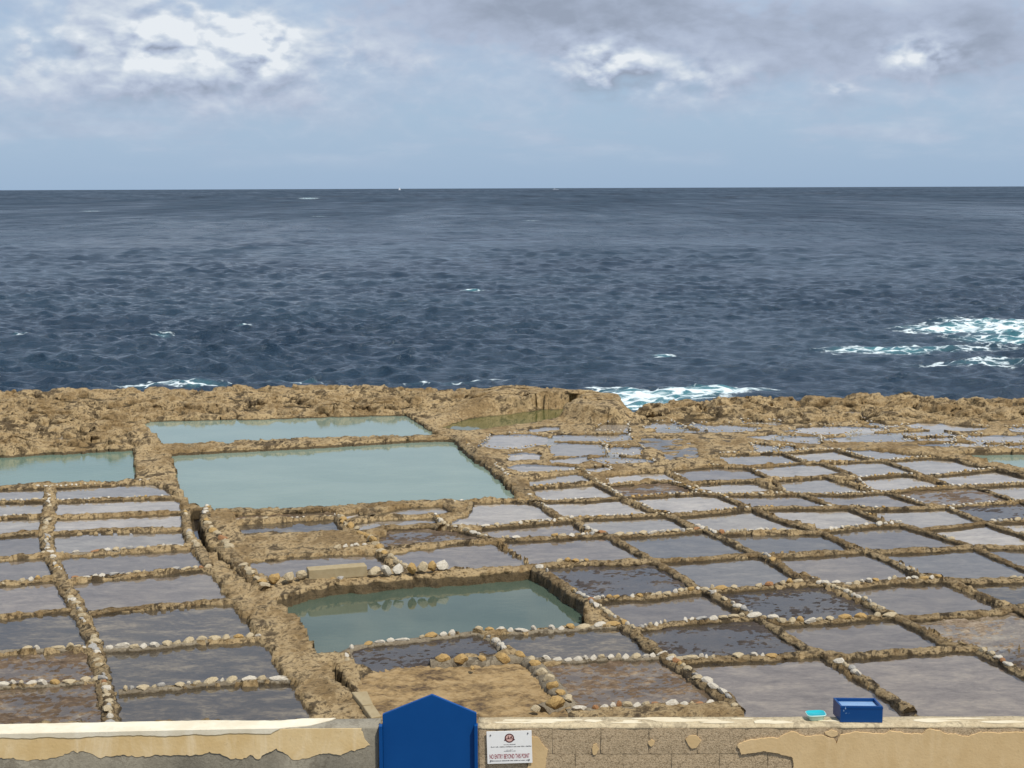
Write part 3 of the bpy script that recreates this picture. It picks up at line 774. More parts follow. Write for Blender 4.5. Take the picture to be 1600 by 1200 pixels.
def build_sea():
    rs = [41.0]
    while rs[-1] < 1100: rs.append(rs[-1] + max(0.09, 0.28 * rs[-1] ** 2 / 11900))
    while rs[-1] < 30000: rs.append(rs[-1] * 1.12)
    rs = np.array(rs)
    th = np.arange(-0.52, 0.52, 0.0017)
    R, T = np.meshgrid(rs, th, indexing='ij')
    X = R * np.sin(T); Y = R * np.cos(T)
    Z = np.zeros_like(X); DX = np.zeros_like(X); DY = np.zeros_like(X)
    rng = np.random.default_rng(5)
    fade = np.clip((1100 - R) / 700, 0, 1)
    for k in range(96):
        lam = 0.6 * (15 / 0.6) ** (k / 95.0) * rng.uniform(0.93, 1.07)
        kk = 2 * math.pi / lam
        ang = math.radians(-104) + rng.normal(0, 0.60)
        amp = (0.0128 if lam < 3 else 0.0095) * lam ** 0.62 * rng.uniform(0.5, 1.4) * (1.0 if lam < 6 else 0.62)
        res = np.clip(lam / (np.maximum(np.maximum(0.09, 0.28 * R ** 2 / 11900), 0.0017 * R) * 1.7) - 0.8, 0, 1) * fade
        ph = kk * (X * math.cos(ang) + Y * math.sin(ang)) + rng.uniform(0, 6.28)
        s_, c_ = np.sin(ph), np.cos(ph)
        Z += res * amp * c_
        DX -= res * amp * 0.8 * math.cos(ang) * s_; DY -= res * amp * 0.8 * math.sin(ang) * s_
    group = 0.75 + 0.5 * gnoise(X / 25, Y / 40, 3)
    Z *= group
    foam = np.zeros_like(X)
    def fo(px, py, rx, ry, g, tilt=0.0):
        nonlocal foam
        cx, cy = gp(px, py, SEA_Z)
        u = X - cx; w = Y - cy - tilt * u
        foam = foam + g * np.exp(-(u / rx) ** 2 - (w / ry) ** 2)
    fo(1575, 508, 3.6, 4.5, 0.95); fo(1520, 516, 3.5, 2.2, 0.72); fo(1480, 545, 4.5, 2.0, 0.35); fo(1375, 548, 2.6, 1.3, 0.72); fo(1590, 530, 3.2, 2.0, 0.75); fo(1540, 566, 3, 1.2, 0.4)
    fo(1440, 512, 1.2, 1.0, 0.5); fo(1130, 607, 1.7, 0.9, 0.95); fo(1060, 612, 2.0, 1.2, 0.95); fo(1010, 622, 1.6, 1.6, 1.0); fo(990, 636, 1.3, 1.4, 1.05); fo(250, 600, 2.4, 0.5, 0.36); fo(300, 602, 1.4, 0.6, 0.42); fo(960, 608, 1.2, 1.0, 0.4)
    fo(1400, 575, 7, 3.0, 0.12); fo(700, 596, 3, 0.5, 0.3); fo(450, 598, 3, 0.5, 0.35)
    for px, py, g in ((35, 524, .6), (140, 330, .9), (155, 308, 1), (500, 338, .6), (738, 455, .75), (1037, 555, .8), (380, 508, .5), (482, 310, .9), (252, 525, .6), (830, 345, .4)):
        d = gp(px, py, SEA_Z)[1]
        fo(px, py, 0.006 * d + 0.15, 0.008 * d + 0.1, g * 1.05)
    crest = np.clip((Z - 0.40) * 1.4, 0, 0.10) * np.clip(gnoise(X / 18, Y / 30, 8) + 0.1, 0, 1) * 1.2
    foam = np.clip(foam + crest, 0, 1.3)
    Z += 0.12 * np.clip(foam, 0, 1) * gnoise(X * 1.4, Y * 1.4, 12)
    V = np.stack([X + DX, Y + DY, SEA_Z + Z], -1)
    nr, nc = X.shape
    I = np.arange(nr * nc).reshape(nr, nc)
    Fc = np.stack([I[:-1, :-1], I[:-1, 1:], I[1:, 1:], I[1:, :-1]], -1).reshape(-1, 4)[:, ::-1]
    me = bpy.data.meshes.new('sea')
    me.vertices.add(nr * nc); me.vertices.foreach_set('co', V.ravel())
    me.loops.add(Fc.size); me.loops.foreach_set('vertex_index', np.ascontiguousarray(Fc).ravel().astype(np.int32))
    me.polygons.add(len(Fc)); me.polygons.foreach_set('loop_start', np.arange(0, Fc.size, 4, dtype=np.int32))
    me.polygons.foreach_set('use_smooth', np.ones(len(Fc), bool))
    me.update(calc_edges=True)
    at = me.attributes.new('foam', 'FLOAT', 'POINT'); at.data.foreach_set('value', foam.ravel().astype(np.float32))
    step = np.maximum(0.09, 0.28 * R ** 2 / 11900)
    swell = np.zeros_like(X)
    for k in range(10):
        lam = 3.0 * 2 ** k
        wt = np.exp(-(np.log2(lam / (4.0 * step))) ** 2 / 0.9) * np.clip((R - 140) / 200, 0, 1)
        swell += wt * 0.60 * lam / 6.28 * (gnoise(X / (0.33 * lam), Y / lam, 120 + k) + 0.6 * gnoise(X / (0.16 * lam), Y / (0.6 * lam), 140 + k))
    at = me.attributes.new('swell', 'FLOAT', 'POINT'); at.data.foreach_set('value', swell.ravel().astype(np.float32))
    at = me.attributes.new('chop', 'FLOAT', 'POINT'); at.data.foreach_set('value', np.clip(0.06 + 0.48 * np.clip(np.log(R / 90) / math.log(12), 0, 1) + np.clip(R / 400, 0.1, 1) * (0.10 * gnoise(X / 7, Y / 30, 61) + 0.10 * gnoise(X / 18, Y / 100, 62) + 0.10 * gnoise(X / 50, Y / 320, 63) + 0.08 * gnoise(X / 140, Y / 1200, 64)), 0.12, 0.9).ravel().astype(np.float32))
    me.materials.append(sea_material())
    o = link('sea', me); o['kind'] = 'structure'
    if me.polygons[0].normal.z < 0: me.flip_normals()


build_sea()


# ------------------------------------------------------------------ water in the pools, pans
def flat(name, poly, z, mat, parent, base):
    p = np.array(poly)
    A = sum(p[i][0] * p[(i + 1) % len(p)][1] - p[(i + 1) % len(p)][0] * p[i][1] for i in range(len(p)))
    if A < 0: p = p[::-1]
    bm = bmesh.new()
    vs = [bm.verts.new((x - base[0], y - base[1], z)) for x, y in p]
    f = bm.faces.new(vs)
    bmesh.ops.triangulate(bm, faces=[f])
    me = bpy.data.meshes.new(name); bm.to_mesh(me); bm.free()
    me.materials.append(mat)
    return link(name, me, parent)


for k, (pts, mt, lab) in POOLS.items():
    p = pool_plan(k)
    c = p.mean(0)
    t = thing('seawater_pool', lab, 'pool', (c[0], c[1], 0), 'green seawater pools in the rock')
    flat('water_surface', offset(p, 0.14), {'upper': -0.03, 'lower': -0.14}.get(k, -0.06), M[mt], t, c)
p = gpl(PIT, 0.0); c = p.mean(0)
t = thing('rock_pit', 'mossy green water lying in the rock cut pit under the ochre bank', 'pool', (c[0], c[1], 0))
flat('water_surface', offset(p, 0.12), -0.012, M['pit'], t, c)
for k, (poly, lab, zz, lv) in enumerate(((CHANNEL[0], 'narrow curving water channel feeding the lower green pool', -0.16, 0.0), (CHANNEL[1], 'short dark drain slot cut between the causeway and the dry pan', -0.40, 0.06))):
    p = gpl(poly, lv); c = p.mean(0)
    t = thing('water_channel', lab, 'channel', (c[0], c[1], 0))
    flat('water_surface', offset(p, 0.08), zz, M['pool_deep' if k else 'brine'], t, c)

pan_no = 0
for ty, pts, lab, g in all_pans:
    p = gpl(pts, ZG)
    pan_no += 1
    c = p.mean(0)
    upper = g.startswith('natural')
    q = offset(p, 0.22 if upper else 0.045)
    t = thing('salt_pan', lab, 'salt pan', (c[0], c[1], 0), g)
    wz = 0.006 * math.sin(pan_no * 12.9898) - (0.004 if upper else 0.0)
    cell = 0.035 if ty in 'mbtuo' and c[1] < 27 else (0.08 if c[1] < 32 else 0.14)
    x0, y0 = q.min(0); x1, y1 = q.max(0)
    gx = np.arange(x0, x1 + cell, cell); gy = np.arange(y0, y1 + cell, cell)
    X, Y = np.meshgrid(gx, gy)
    amp, base = {'s': (0.012, -0.040), 'd': (0.012, -0.040), 'g': (0.012, -0.040), 'm': (0.030, -0.008), 'b': (0.032, -0.003), 't': (0.034, -0.006), 'u': (0.03, 0.0), 'o': (0.03, 0.02)}[ty]
    Z = wz + base + amp * (1.0 * fbm(X * 1.3, Y * 1.9, 200 + pan_no, 3) + 1.6 * fbm(X * 9, Y * 11, 300 + pan_no, 4, 0.65))
    if ty in 'sdg': Z = np.minimum(Z, wz - 0.012)
    ins = inpoly((X[:-1, :-1] + X[1:, 1:]) / 2, (Y[:-1, :-1] + Y[1:, 1:]) / 2, q)
    I = np.arange(X.size).reshape(X.shape)
    ii, jj = np.nonzero(ins)
    if len(ii):
        fc = np.stack([I[ii, jj], I[ii, jj + 1], I[ii + 1, jj + 1], I[ii + 1, jj]], -1)
        used, inv = np.unique(fc, return_inverse=True)
        V = np.stack([X.ravel() - c[0], Y.ravel() - c[1], Z.ravel()], -1)[used]
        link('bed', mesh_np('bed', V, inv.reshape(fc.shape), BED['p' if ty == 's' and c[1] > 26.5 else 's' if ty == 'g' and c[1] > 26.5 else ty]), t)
    if ty != 'o': flat('brine', q, wz, M['brine'], t, c)

# ------------------------------------------------------------------ stones: a few shapes, shared by all
def stone_mesh(seed, mat, sub):
    rng = random.Random(seed)
    bm = bmesh.new()
    bmesh.ops.create_icosphere(bm, subdivisions=sub, radius=0.5)
    offs = [Vector((rng.uniform(-1, 1), rng.uniform(-1, 1), rng.uniform(-1, 1))).normalized() for _ in range(9)]
    cut = [rng.uniform(0.22, 0.42) for _ in offs]
    for v in bm.verts:
        d = v.co.normalized(); r = 0.5
        for o_, c_ in zip(offs, cut):
            k = d.dot(o_)
            if k > 0: r = min(r, c_ / max(k, 0.3) if k > c_ / 0.5 else r)
        v.co = d * min(r, 0.47) * rng.uniform(0.988, 1.008)
    me = bpy.data.meshes.new('stone')
    bm.to_mesh(me); bm.free()
    me.polygons.foreach_set('use_smooth', np.zeros(len(me.polygons), bool))
    me.materials.append(mat)
    return me


SHAPES = {nm: [stone_mesh(100 * k + j, mt, 2) for j in range(5)] for k, (nm, mt) in enumerate(STONE.items())}
SMALL = [stone_mesh(900 + j, STONE['white'], 1) for j in range(6)]
KINDS = ['white'] * 8 + ['cream'] * 9 + ['ochre'] * 1 + ['grey'] * 3 + ['rust'] * 1


def stone(parent, x, y, z, L, W, H, rz, kind=None, tilt=0.12):
    kind = kind or random.choice(KINDS)
    o = bpy.data.objects.new('stone', random.choice(SHAPES[kind]))
    C.objects.link(o)
    o.parent = parent
    o.location = (x, y, z)
    o.scale = (L, W, H)
    o.rotation_euler = (random.uniform(-tilt, tilt), random.uniform(-tilt, tilt), rz)
    return o


class Pebbles:
    """far stones, too small to pick apart, joined into one part of their wall"""
    def __init__(s): s.V = []; s.F = []; s.M = []; s.n = 0

    def add(s, x, y, z, L, W, H, rz):
        me = random.choice(SMALL)
        kind = random.choice(['white', 'white', 'white', 'cream', 'cream', 'ochre'])
        c_, s_ = math.cos(rz), math.sin(rz)
        for v in me.vertices:
            a, b = v.co.x * L, v.co.y * W
            s.V.append((x + a * c_ - b * s_, y + a * s_ + b * c_, z + v.co.z * H))
        for f in me.polygons:
            s.F.append([s.n + i for i in f.vertices]); s.M.append(list(STONE).index(kind))
        s.n += len(me.vertices)

    def build(s, parent):
        if not s.V: return
        me = mesh_np('small_stones', s.V, s.F, None)
        for mt in STONE.values(): me.materials.append(mt)
        me.polygons.foreach_set('material_index', np.array(s.M, dtype=np.int32))
        o = link('small_stones', me, parent); o['kind'] = 'stuff'


def resample(pts, step):
    p = np.array(pts, float)
    d = np.r_[0, np.cumsum(np.linalg.norm(np.diff(p, axis=0), axis=1))]
    n = max(2, int(d[-1] / step) + 1)
    t = np.linspace(0, d[-1], n)
    q = np.stack([np.interp(t, d, p[:, 0]), np.interp(t, d, p[:, 1])], -1)
    return q, t


wall_no = 0
NEAR_Y = 28.5


def low_wall(label, px, w=0.2, h=0.10, frac=0.5, size=1.0, kinds=None, mat='ridge', rough=1.0, group='low rock dividers between the salt pans', zread=0.05, flat_top=False, face=0.0, name='low_wall'):
    h = h * (0.58 if mat != 'mortar' else 0.5); w = w * 0.8
    """a rough rock divider along a line read off the photograph, with stones bedded on its crest; its foot stands on the shelf"""
    global wall_no
    wall_no += 1
    s = wall_no * 13
    pl = gpl(px, zread)
    # soften the corners
    q, t = resample(pl, 0.035 if pl[:, 1].mean() < 27 else 0.05)
    if len(q) > 12:
        for _ in range(3): q[1:-1] = 0.25 * q[:-2] + 0.5 * q[1:-1] + 0.25 * q[2:]
    d = np.gradient(q, axis=0); d /= np.linalg.norm(d, axis=1)[:, None] + 1e-9
    nrm = np.stack([-d[:, 1], d[:, 0]], -1)
    base = q.mean(0)
    wob = 0.035 * rough * fbm(t * 1.7, t * 0 + s, s, 3)
    q = q + nrm * wob[:, None]
    far = base[1] > 30
    prof = np.array([(-1.25, -1.0), (-1.05, 0.1), (-0.85, 0.62), (-0.45, 0.93), (0, 1.0), (0.45, 0.93), (0.85, 0.62), (1.05, 0.1), (1.25, -1.0)])
    if flat_top: prof = np.array([(-1.12, -1.0), (-1.05, 0.2), (-0.95, 0.85), (-0.6, 1.0), (0, 1.0), (0.6, 1.0), (0.95, 0.85), (1.05, 0.2), (1.12, -1.0)])
    wid = 0.5 * w * (1 + 0.55 * rough * fbm(t * 2.3, t * 0 + 5 + s, s + 1, 3))
    hei = h * (1 + 0.65 * rough * fbm(t * 1.6, t * 0 + 9 + s, s + 2, 4))
    V = []
    for k, (a, b) in enumerate(prof):
        jit = 0.085 * rough * w / 0.2 * fbm(t * 5.0, t * 0 + k * 0.9 + s, s + 3, 5, 0.65)
        jz = 0.038 * rough * fbm(t * 6.0, t * 0 + k * 1.1 + s, s + 4, 4, 0.65)
        xy = q + nrm * (a * wid + (jit if abs(b) < 1.5 else 0))[:, None]
        z = np.where(b < 0, -0.14 + 0 * t, b * hei + jz) if b < 0 else b * hei + jz
        V.append(np.column_stack([xy - base, z]))
    V = np.array(V)                      # profile x length
    np_, nl = V.shape[:2]
    I = np.arange(np_ * nl).reshape(np_, nl)
    fc = np.stack([I[:-1, :-1], I[:-1, 1:], I[1:, 1:], I[1:, :-1]], -1).reshape(-1, 4)[:, ::-1].tolist()
    fc.append(I[:, 0].tolist()); fc.append(I[::-1, -1].tolist())
    t_ = thing(name, label, 'low wall', (base[0], base[1], 0), group); t_['kind'] = 'thing'
    link('rock_body', mesh_np('rock_body', V.reshape(-1, 3), fc, M[mat]), t_)
    # stones in runs along the crest
    run = 0.5 + 0.9 * fbm(t * 0.55, t * 0 + s, s + 7, 2)
    peb = Pebbles()
    pos = random.uniform(0.02, 0.1); L_tot = t[-1]
    while pos < L_tot - 0.05:
        y = np.interp(pos, t, q[:, 1])
        near = y < NEAR_Y
        sz = (0.108 if near else 0.092) * size
        L = sz * random.choice((random.uniform(0.5, 1.0), random.uniform(0.8, 1.35), random.uniform(1.1, 1.9))) * (1 + (0.25 if random.random() < 0.12 else 0))
        if np.interp(pos, t, run) < frac * 1.0 + (10 if frac >= 1 else 0):
            x = np.interp(pos + L / 2, t, q[:, 0]); y = np.interp(pos + L / 2, t, q[:, 1]); z = np.interp(pos + L / 2, t, hei)
            dx = np.interp(pos, t, d[:, 0]); dy = np.interp(pos, t, d[:, 1])
            off = random.uniform(-0.2, 0.2) * w * 0.5
            x += -dy * off; y += dx * off
            rz = math.atan2(dy, dx) + random.uniform(-0.35, 0.35)
            W = min(w * 0.85, L * random.uniform(0.75, 1.0)); H = sz * random.uniform(0.6, 0.95)
            zc = z + H * random.uniform(0.0, 0.2) - 0.004
            if near:
                if random.random() < 0.93: stone(t_, x - base[0], y - base[1], zc, L * 1.22, W * 1.1, H * 1.1, rz, random.choice(kinds) if kinds else None)
            else:
                peb.add(x - base[0], y - base[1], zc, L, W, H, rz)
        pos += L * random.uniform(0.95, 1.12) + (random.uniform(0.05, 0.2) if random.random() < 0.06 else 0)
    peb.build(t_)
    return t_


W = low_wall
# long dividers running away from the wall
W('pale stone topped divider at the left, running from boundary wall to the rippled pool', [(79, 759), (77, 780), (76, 800), (72, 820), (73, 842), (77, 860), (85, 877), (95, 900), (107, 925), (122, 950), (132, 975), (146, 998), (151, 1027), (161, 1060), (166, 1085), (171, 1108), (176, 1130)], 0.26, 0.10, 0.62)
W('rough divider from the right corner of the lower green pool down to the boundary wall', [(838, 886), (858, 897), (877, 910), (897, 926), (918, 938), (943, 955), (967, 970), (990, 985), (1020, 1011), (1035, 1022), (1072, 1047), (1110, 1073), (1138, 1091), (1152, 1106)], 0.24, 0.13, 0.55)
W('divider from the large pool corner that reaches the boundary wall by the blue box', [(837, 781), (857, 795), (878, 808), (897, 811), (922, 829), (950, 835), (1010, 869), (1022, 875), (1060, 897), (1090, 917), (1104, 922), (1132, 937), (1170, 957), (1187, 965), (1222, 987), (1260, 1011), (1284, 1019), (1320, 1040), (1355, 1062), (1385, 1083), (1422, 1108)], 0.20, 0.115, 0.42)
W('divider with white stones leaving the frame low on the right edge', [(905, 728), (935, 754), (972, 774), (1017, 796), (1045, 802), (1080, 821), (1103, 826), (1145, 846), (1177, 862), (1197, 868), (1252, 902), (1290, 912), (1335, 931), (1375, 950), (1400, 962), (1440, 981), (1475, 1002), (1527, 1013), (1600, 1050), (1700, 1100)], 0.19, 0.105, 0.52)
W('fifth long divider, ending at the right edge beside the dark blue pans', [(1040, 734), (1079, 752), (1096, 769), (1121, 771), (1176, 793), (1210, 807), (1257, 822), (1287, 831), (1330, 852), (1352, 859), (1393, 875), (1431, 895), (1475, 905), (1503, 912), (1550, 935), (1580, 947), (1680, 990)], 0.17, 0.10, 0.40)
W('sixth long divider, crossing the grid to the right edge under the white stone row', [(1168, 729), (1210, 748), (1226, 768), (1253, 771), (1302, 789), (1326, 791), (1386, 815), (1409, 818), (1442, 828), (1503, 846), (1522, 854), (1560, 870), (1640, 903)], 0.16, 0.095, 0.35)
W('seventh long divider, passing left of the brown pan at the right', [(1222, 706), (1261, 721), (1284, 722), (1336, 741), (1357, 764), (1387, 768), (1447, 787), (1479, 790), (1541, 815), (1640, 848)], 0.15, 0.09, 0.4)
W('eighth long divider, from the rock shelf to the right edge beside pale pans', [(1303, 700), (1366, 717), (1384, 719), (1432, 736), (1446, 743), (1486, 757), (1524, 759), (1586, 780), (1680, 804)], 0.15, 0.09, 0.35)
W('dark divider along the near side of the small green pool on the right', [(1458, 713), (1490, 715), (1521, 724), (1557, 731), (1600, 742), (1700, 762)], 0.17, 0.11, 0.3)
W('short divider left of the brown square pan, starting from pale stones', [(1045, 750), (1070, 758), (1096, 769)], 0.15, 0.09, 1.0)
# rows across the right hand grid
RG = 'rows of rock and stones across the right-hand grid'
W('row of rock topped with a few stones over the lowest right-hand pans', [(1038, 1023), (1060, 1032), (1097, 1029), (1140, 1027), (1185, 1026), (1257, 1020), (1282, 1019)], 0.24, 0.11, 0.45, group=RG)
W('brown rock row from blue box divider to the right edge, no pale stones', [(1284, 1019), (1325, 1025), (1400, 1017), (1475, 1013), (1527, 1012)], 0.22, 0.12, 0.15, group=RG)
W('white stone row on grey mortar below the dark slate pan', [(800, 1020), (825, 1026), (885, 1030), (960, 1026), (1015, 1025), (1034, 1022)], 0.17, 0.085, 1.0, 1.05, ['white', 'white', 'white', 'cream'], 'mortar', 0.5, group=RG)
W('chunky pale stones on mortar just behind the right boundary wall', [(885, 1108), (940, 1104), (1010, 1101), (1070, 1101), (1138, 1096)], 0.2, 0.085, 1.0, 1.2, ['white', 'white', 'cream', 'rust'], 'mortar', 0.5, group=RG)
W('rock and white stone row below the third row pan nearest the lower pool', [(990, 982), (1040, 974), (1110, 967), (1184, 963)], 0.22, 0.11, 0.5, group=RG)
W('round cream stones lining the near edge of the black mottled pan', [(1187, 964), (1212, 969), (1227, 972), (1300, 968), (1380, 961), (1398, 962)], 0.19, 0.095, 1.0, 1.25, ['white', 'cream', 'cream', 'ochre'], group=RG)
W('dark rough rock row above the tan streaky pan', [(1400, 962), (1437, 963), (1500, 959), (1562, 954), (1582, 947), (1680, 936)], 0.24, 0.12, 0.12, group=RG)
W('ochre pebble row below the black pan beside the lower pool', [(920, 938), (960, 933), (1022, 930), (1095, 921)], 0.2, 0.10, 0.9, 1.0, ['cream', 'ochre', 'cream', 'white'], group=RG)
W('white and orange stone row along the far edge of the black mottled pan', [(1100, 921), (1140, 919), (1185, 916), (1252, 910), (1290, 911)], 0.2, 0.105, 1.0, 1.15, group=RG)
W('double bank of white stones beside a brown rock lump', [(1294, 913), (1325, 914), (1341, 912), (1397, 906), (1472, 904)], 0.3, 0.12, 0.95, 1.1, ['white', 'white', 'cream', 'ochre'], group=RG)
W('brown rock row with pale stones at its far side, right edge of frame', [(1478, 904), (1510, 907), (1600, 904), (1700, 899)], 0.28, 0.12, 0.45, group=RG)
W('ochre rock row right of the lower pool corner', [(836, 884), (890, 878), (960, 878), (1020, 875)], 0.28, 0.13, 0.3, 1.0, ['ochre', 'cream'], group=RG)
W('tan rock row between the fourth and fifth rows, left half', [(1023, 875), (1090, 872), (1135, 868), (1177, 865), (1190, 866)], 0.2, 0.115, 0.35, group=RG)
W('flat ochre ledge row between the fourth and fifth rows, middle', [(1195, 867), (1222, 867), (1297, 862), (1350, 859)], 0.26, 0.12, 0.12, group=RG)
W('flat ochre ledge row between the fourth and fifth rows, right', [(1352, 859), (1379, 861), (1465, 857), (1518, 853)], 0.27, 0.12, 0.1, group=RG)
W('ochre ledge stub touching the right edge under a blue pan', [(1524, 853), (1560, 853), (1600, 855), (1700, 852)], 0.22, 0.12, 0.1, group=RG)
W('rock row above the fifth row from the large pool side', [(775, 842), (815, 841), (865, 839), (910, 836), (950, 834)], 0.2, 0.11, 0.5, group=RG)
W('pebbly row above the dark pans, left of the middle', [(950, 835), (990, 835), (1035, 832), (1098, 826)], 0.18, 0.10, 0.7, group=RG)
W('thin brown row above the widest dark pan', [(1105, 827), (1135, 832), (1185, 829), (1240, 830), (1285, 831)], 0.18, 0.10, 0.4, group=RG)
W('white stone row rising right above the blue pan', [(1288, 828), (1330, 823), (1365, 820), (1405, 818)], 0.18, 0.10, 1.0, 1.1, ['white', 'white', 'cream'], group=RG)
W('dark thin row above the wide pale blue pan on the right', [(1411, 818), (1440, 825), (1494, 821), (1541, 814)], 0.17, 0.09, 0.2, group=RG)
W('white pebbles row near the right edge below the black pan', [(1543, 814), (1600, 812), (1690, 807)], 0.18, 0.09, 0.9, group=RG)
W('pebble row under the wide pan at the large pool corner', [(697, 822), (752, 822), (820, 817), (875, 812), (893, 810)], 0.18, 0.10, 0.75, group=RG)
W('bead-like white pebble row left of the middle of the grid', [(880, 808), (915, 807), (952, 806), (1000, 804), (1043, 802)], 0.2, 0.10, 1.0, group=RG)
W('ochre bank with a few pebbles in the middle of the grid', [(1047, 803), (1080, 802), (1110, 799), (1172, 793)], 0.2, 0.12, 0.4, group=RG)
W('ochre and white row above the long pale pan', [(1178, 793), (1210, 792), (1285, 792), (1325, 791)], 0.2, 0.11, 0.45, group=RG)
W('row with one big ochre slab, right of the middle', [(1327, 791), (1366, 794), (1442, 792), (1478, 790)], 0.2, 0.11, 0.4, group=RG)
W('pink and white pebble row under the brown pan on the right', [(1480, 790), (1544, 785), (1590, 782), (1700, 777)], 0.18, 0.09, 0.9, group=RG)
W('ochre row left end, from the large pool corner', [(838, 781), (875, 781), (915, 780), (965, 777)], 0.18, 0.10, 0.4, group=RG)
W('pebbly row under the small brown square pan', [(974, 776), (1010, 774), (1050, 771), (1094, 769)], 0.16, 0.09, 0.8, group=RG)
W('grey green row across the middle below pale pans', [(1097, 769), (1121, 771), (1185, 771), (1252, 770)], 0.17, 0.10, 0.5, group=RG)
W('even pebble row across the right below a pale blue pan', [(1254, 770), (1320, 771), (1386, 767)], 0.17, 0.09, 0.8, group=RG)
W('bright white stone row above the brown pan on the right', [(1388, 767), (1427, 763), (1480, 760), (1523, 757), (1600, 754), (1690, 750)], 0.2, 0.10, 1.0, 1.1, group=RG)
W('dark row with pale pebbles beside the large pool, upper', [(828, 760), (860, 757), (895, 754), (933, 752)], 0.16, 0.09, 0.7, group=RG)
W('pebble row with ochre left end above the brown square pan', [(938, 757), (970, 755), (1005, 752), (1045, 750)], 0.16, 0.09, 0.8, group=RG)
W('brown row below the dark topmost pan of the grid', [(1080, 753), (1130, 750), (1177, 749), (1208, 748)], 0.16, 0.10, 0.3, group=RG)
W('ochre row with one white stone near its right end', [(1210, 748), (1250, 745), (1290, 742), (1310, 748), (1334, 745)], 0.16, 0.09, 0.4, group=RG)
W('pebbly row above the wide pan right of the middle', [(1336, 745), (1375, 742), (1415, 739), (1440, 742)], 0.15, 0.085, 0.8, group=RG)
W('orange stone row near the small green pool', [(1446, 742), (1490, 738), (1557, 731)], 0.15, 0.085, 0.7, group=RG)
W('rock row above the pan nearest the large pool side', [(797, 737), (815, 739), (860, 737), (903, 733)], 0.15, 0.085, 0.6, group=RG)
W('dark ledge row above the topmost dark pan', [(1042, 733), (1080, 730), (1122, 726), (1168, 729)], 0.16, 0.10, 0.4, group=RG)
W('thin row below the first pale pan at the top', [(1138, 728), (1178, 726), (1220, 724), (1260, 721)], 0.13, 0.08, 0.5, group=RG)
W('thin pebble row to the right at the top of the grid', [(1284, 721), (1348, 719), (1384, 718), (1433, 714), (1458, 713)], 0.13, 0.08, 0.8, group=RG)
W('white pebble edge along the top of the grid', [(1117, 707), (1155, 707), (1192, 706), (1222, 706), (1262, 703), (1303, 700)], 0.14, 0.08, 0.95, group=RG)
# block of small pans between the green pools
BG = 'walls round the small pans between the pools'
W('wall between the narrow upper pool and the large green pool', [(257, 700), (300, 697), (400, 692), (480, 689), (560, 686), (640, 683), (690, 681), (722, 683)], 0.42, 0.13, 0.12, group=BG)
W('thick rough wall along the right side of the large green pool', [(718, 683), (738, 702), (752, 714), (772, 724), (792, 742), (812, 757), (828, 775), (838, 783)], 0.42, 0.14, 0.45, 0.9, ['cream', 'ochre', 'grey'], group=BG)
W('ochre wall along the near side of the large green pool', [(362, 798), (400, 799), (450, 797), (525, 793), (567, 791), (612, 787), (700, 783)], 0.27, 0.13, 0.15, group=BG, flat_top=True)
W('thin pebble curb at the near right corner of the large pool', [(698, 785), (733, 782), (785, 779), (815, 782), (837, 780)], 0.13, 0.08, 0.8, group=BG)
W('row of little round white stones above the narrow pan', [(367, 812), (410, 810), (450, 808), (527, 804)], 0.16, 0.07, 1.0, 0.95, ['white', 'white', 'cream'], 'mortar', 0.6, group=BG)
W('white then orange boulder divider stepping down to the lower pool wall', [(528, 807), (537, 819), (562, 832), (581, 846), (596, 861), (615, 878), (632, 887)], 0.24, 0.12, 0.9, 1.5, ['cream', 'ochre', 'ochre', 'cream'], group=BG)
W('dry bank edge with four big white stones at its right end', [(378, 872), (420, 869), (460, 864), (517, 857), (577, 851)], 0.26, 0.09, 0.55, 1.35, ['white', 'cream', 'white'], group=BG)
W('low pier of rock between two small pans', [(566, 792), (574, 799), (584, 805)], 0.3, 0.12, 0.0, group=BG)
W('thin wall right of the low rock pier', [(590, 805), (640, 804), (675, 803), (712, 801), (728, 799)], 0.15, 0.08, 0.3, group=BG)
W('brown rock bank above the brown weedy pan', [(567, 831), (607, 823), (640, 821), (675, 820), (690, 824)], 0.27, 0.13, 0.0, group=BG)
W('curving pale stone divider from the pier wall to the right', [(680, 802), (688, 814), (696, 822), (735, 830), (760, 839), (777, 842)], 0.18, 0.10, 0.9, 1.1, ['white', 'cream'], group=BG)
W('wall below the brown weedy pan', [(598, 857), (640, 851), (715, 845), (775, 842)], 0.2, 0.11, 0.15, group=BG)
W('notched wall corner at the large pool side', [(695, 786), (706, 795), (716, 800), (731, 797), (735, 784)], 0.16, 0.10, 0.0, group=BG)
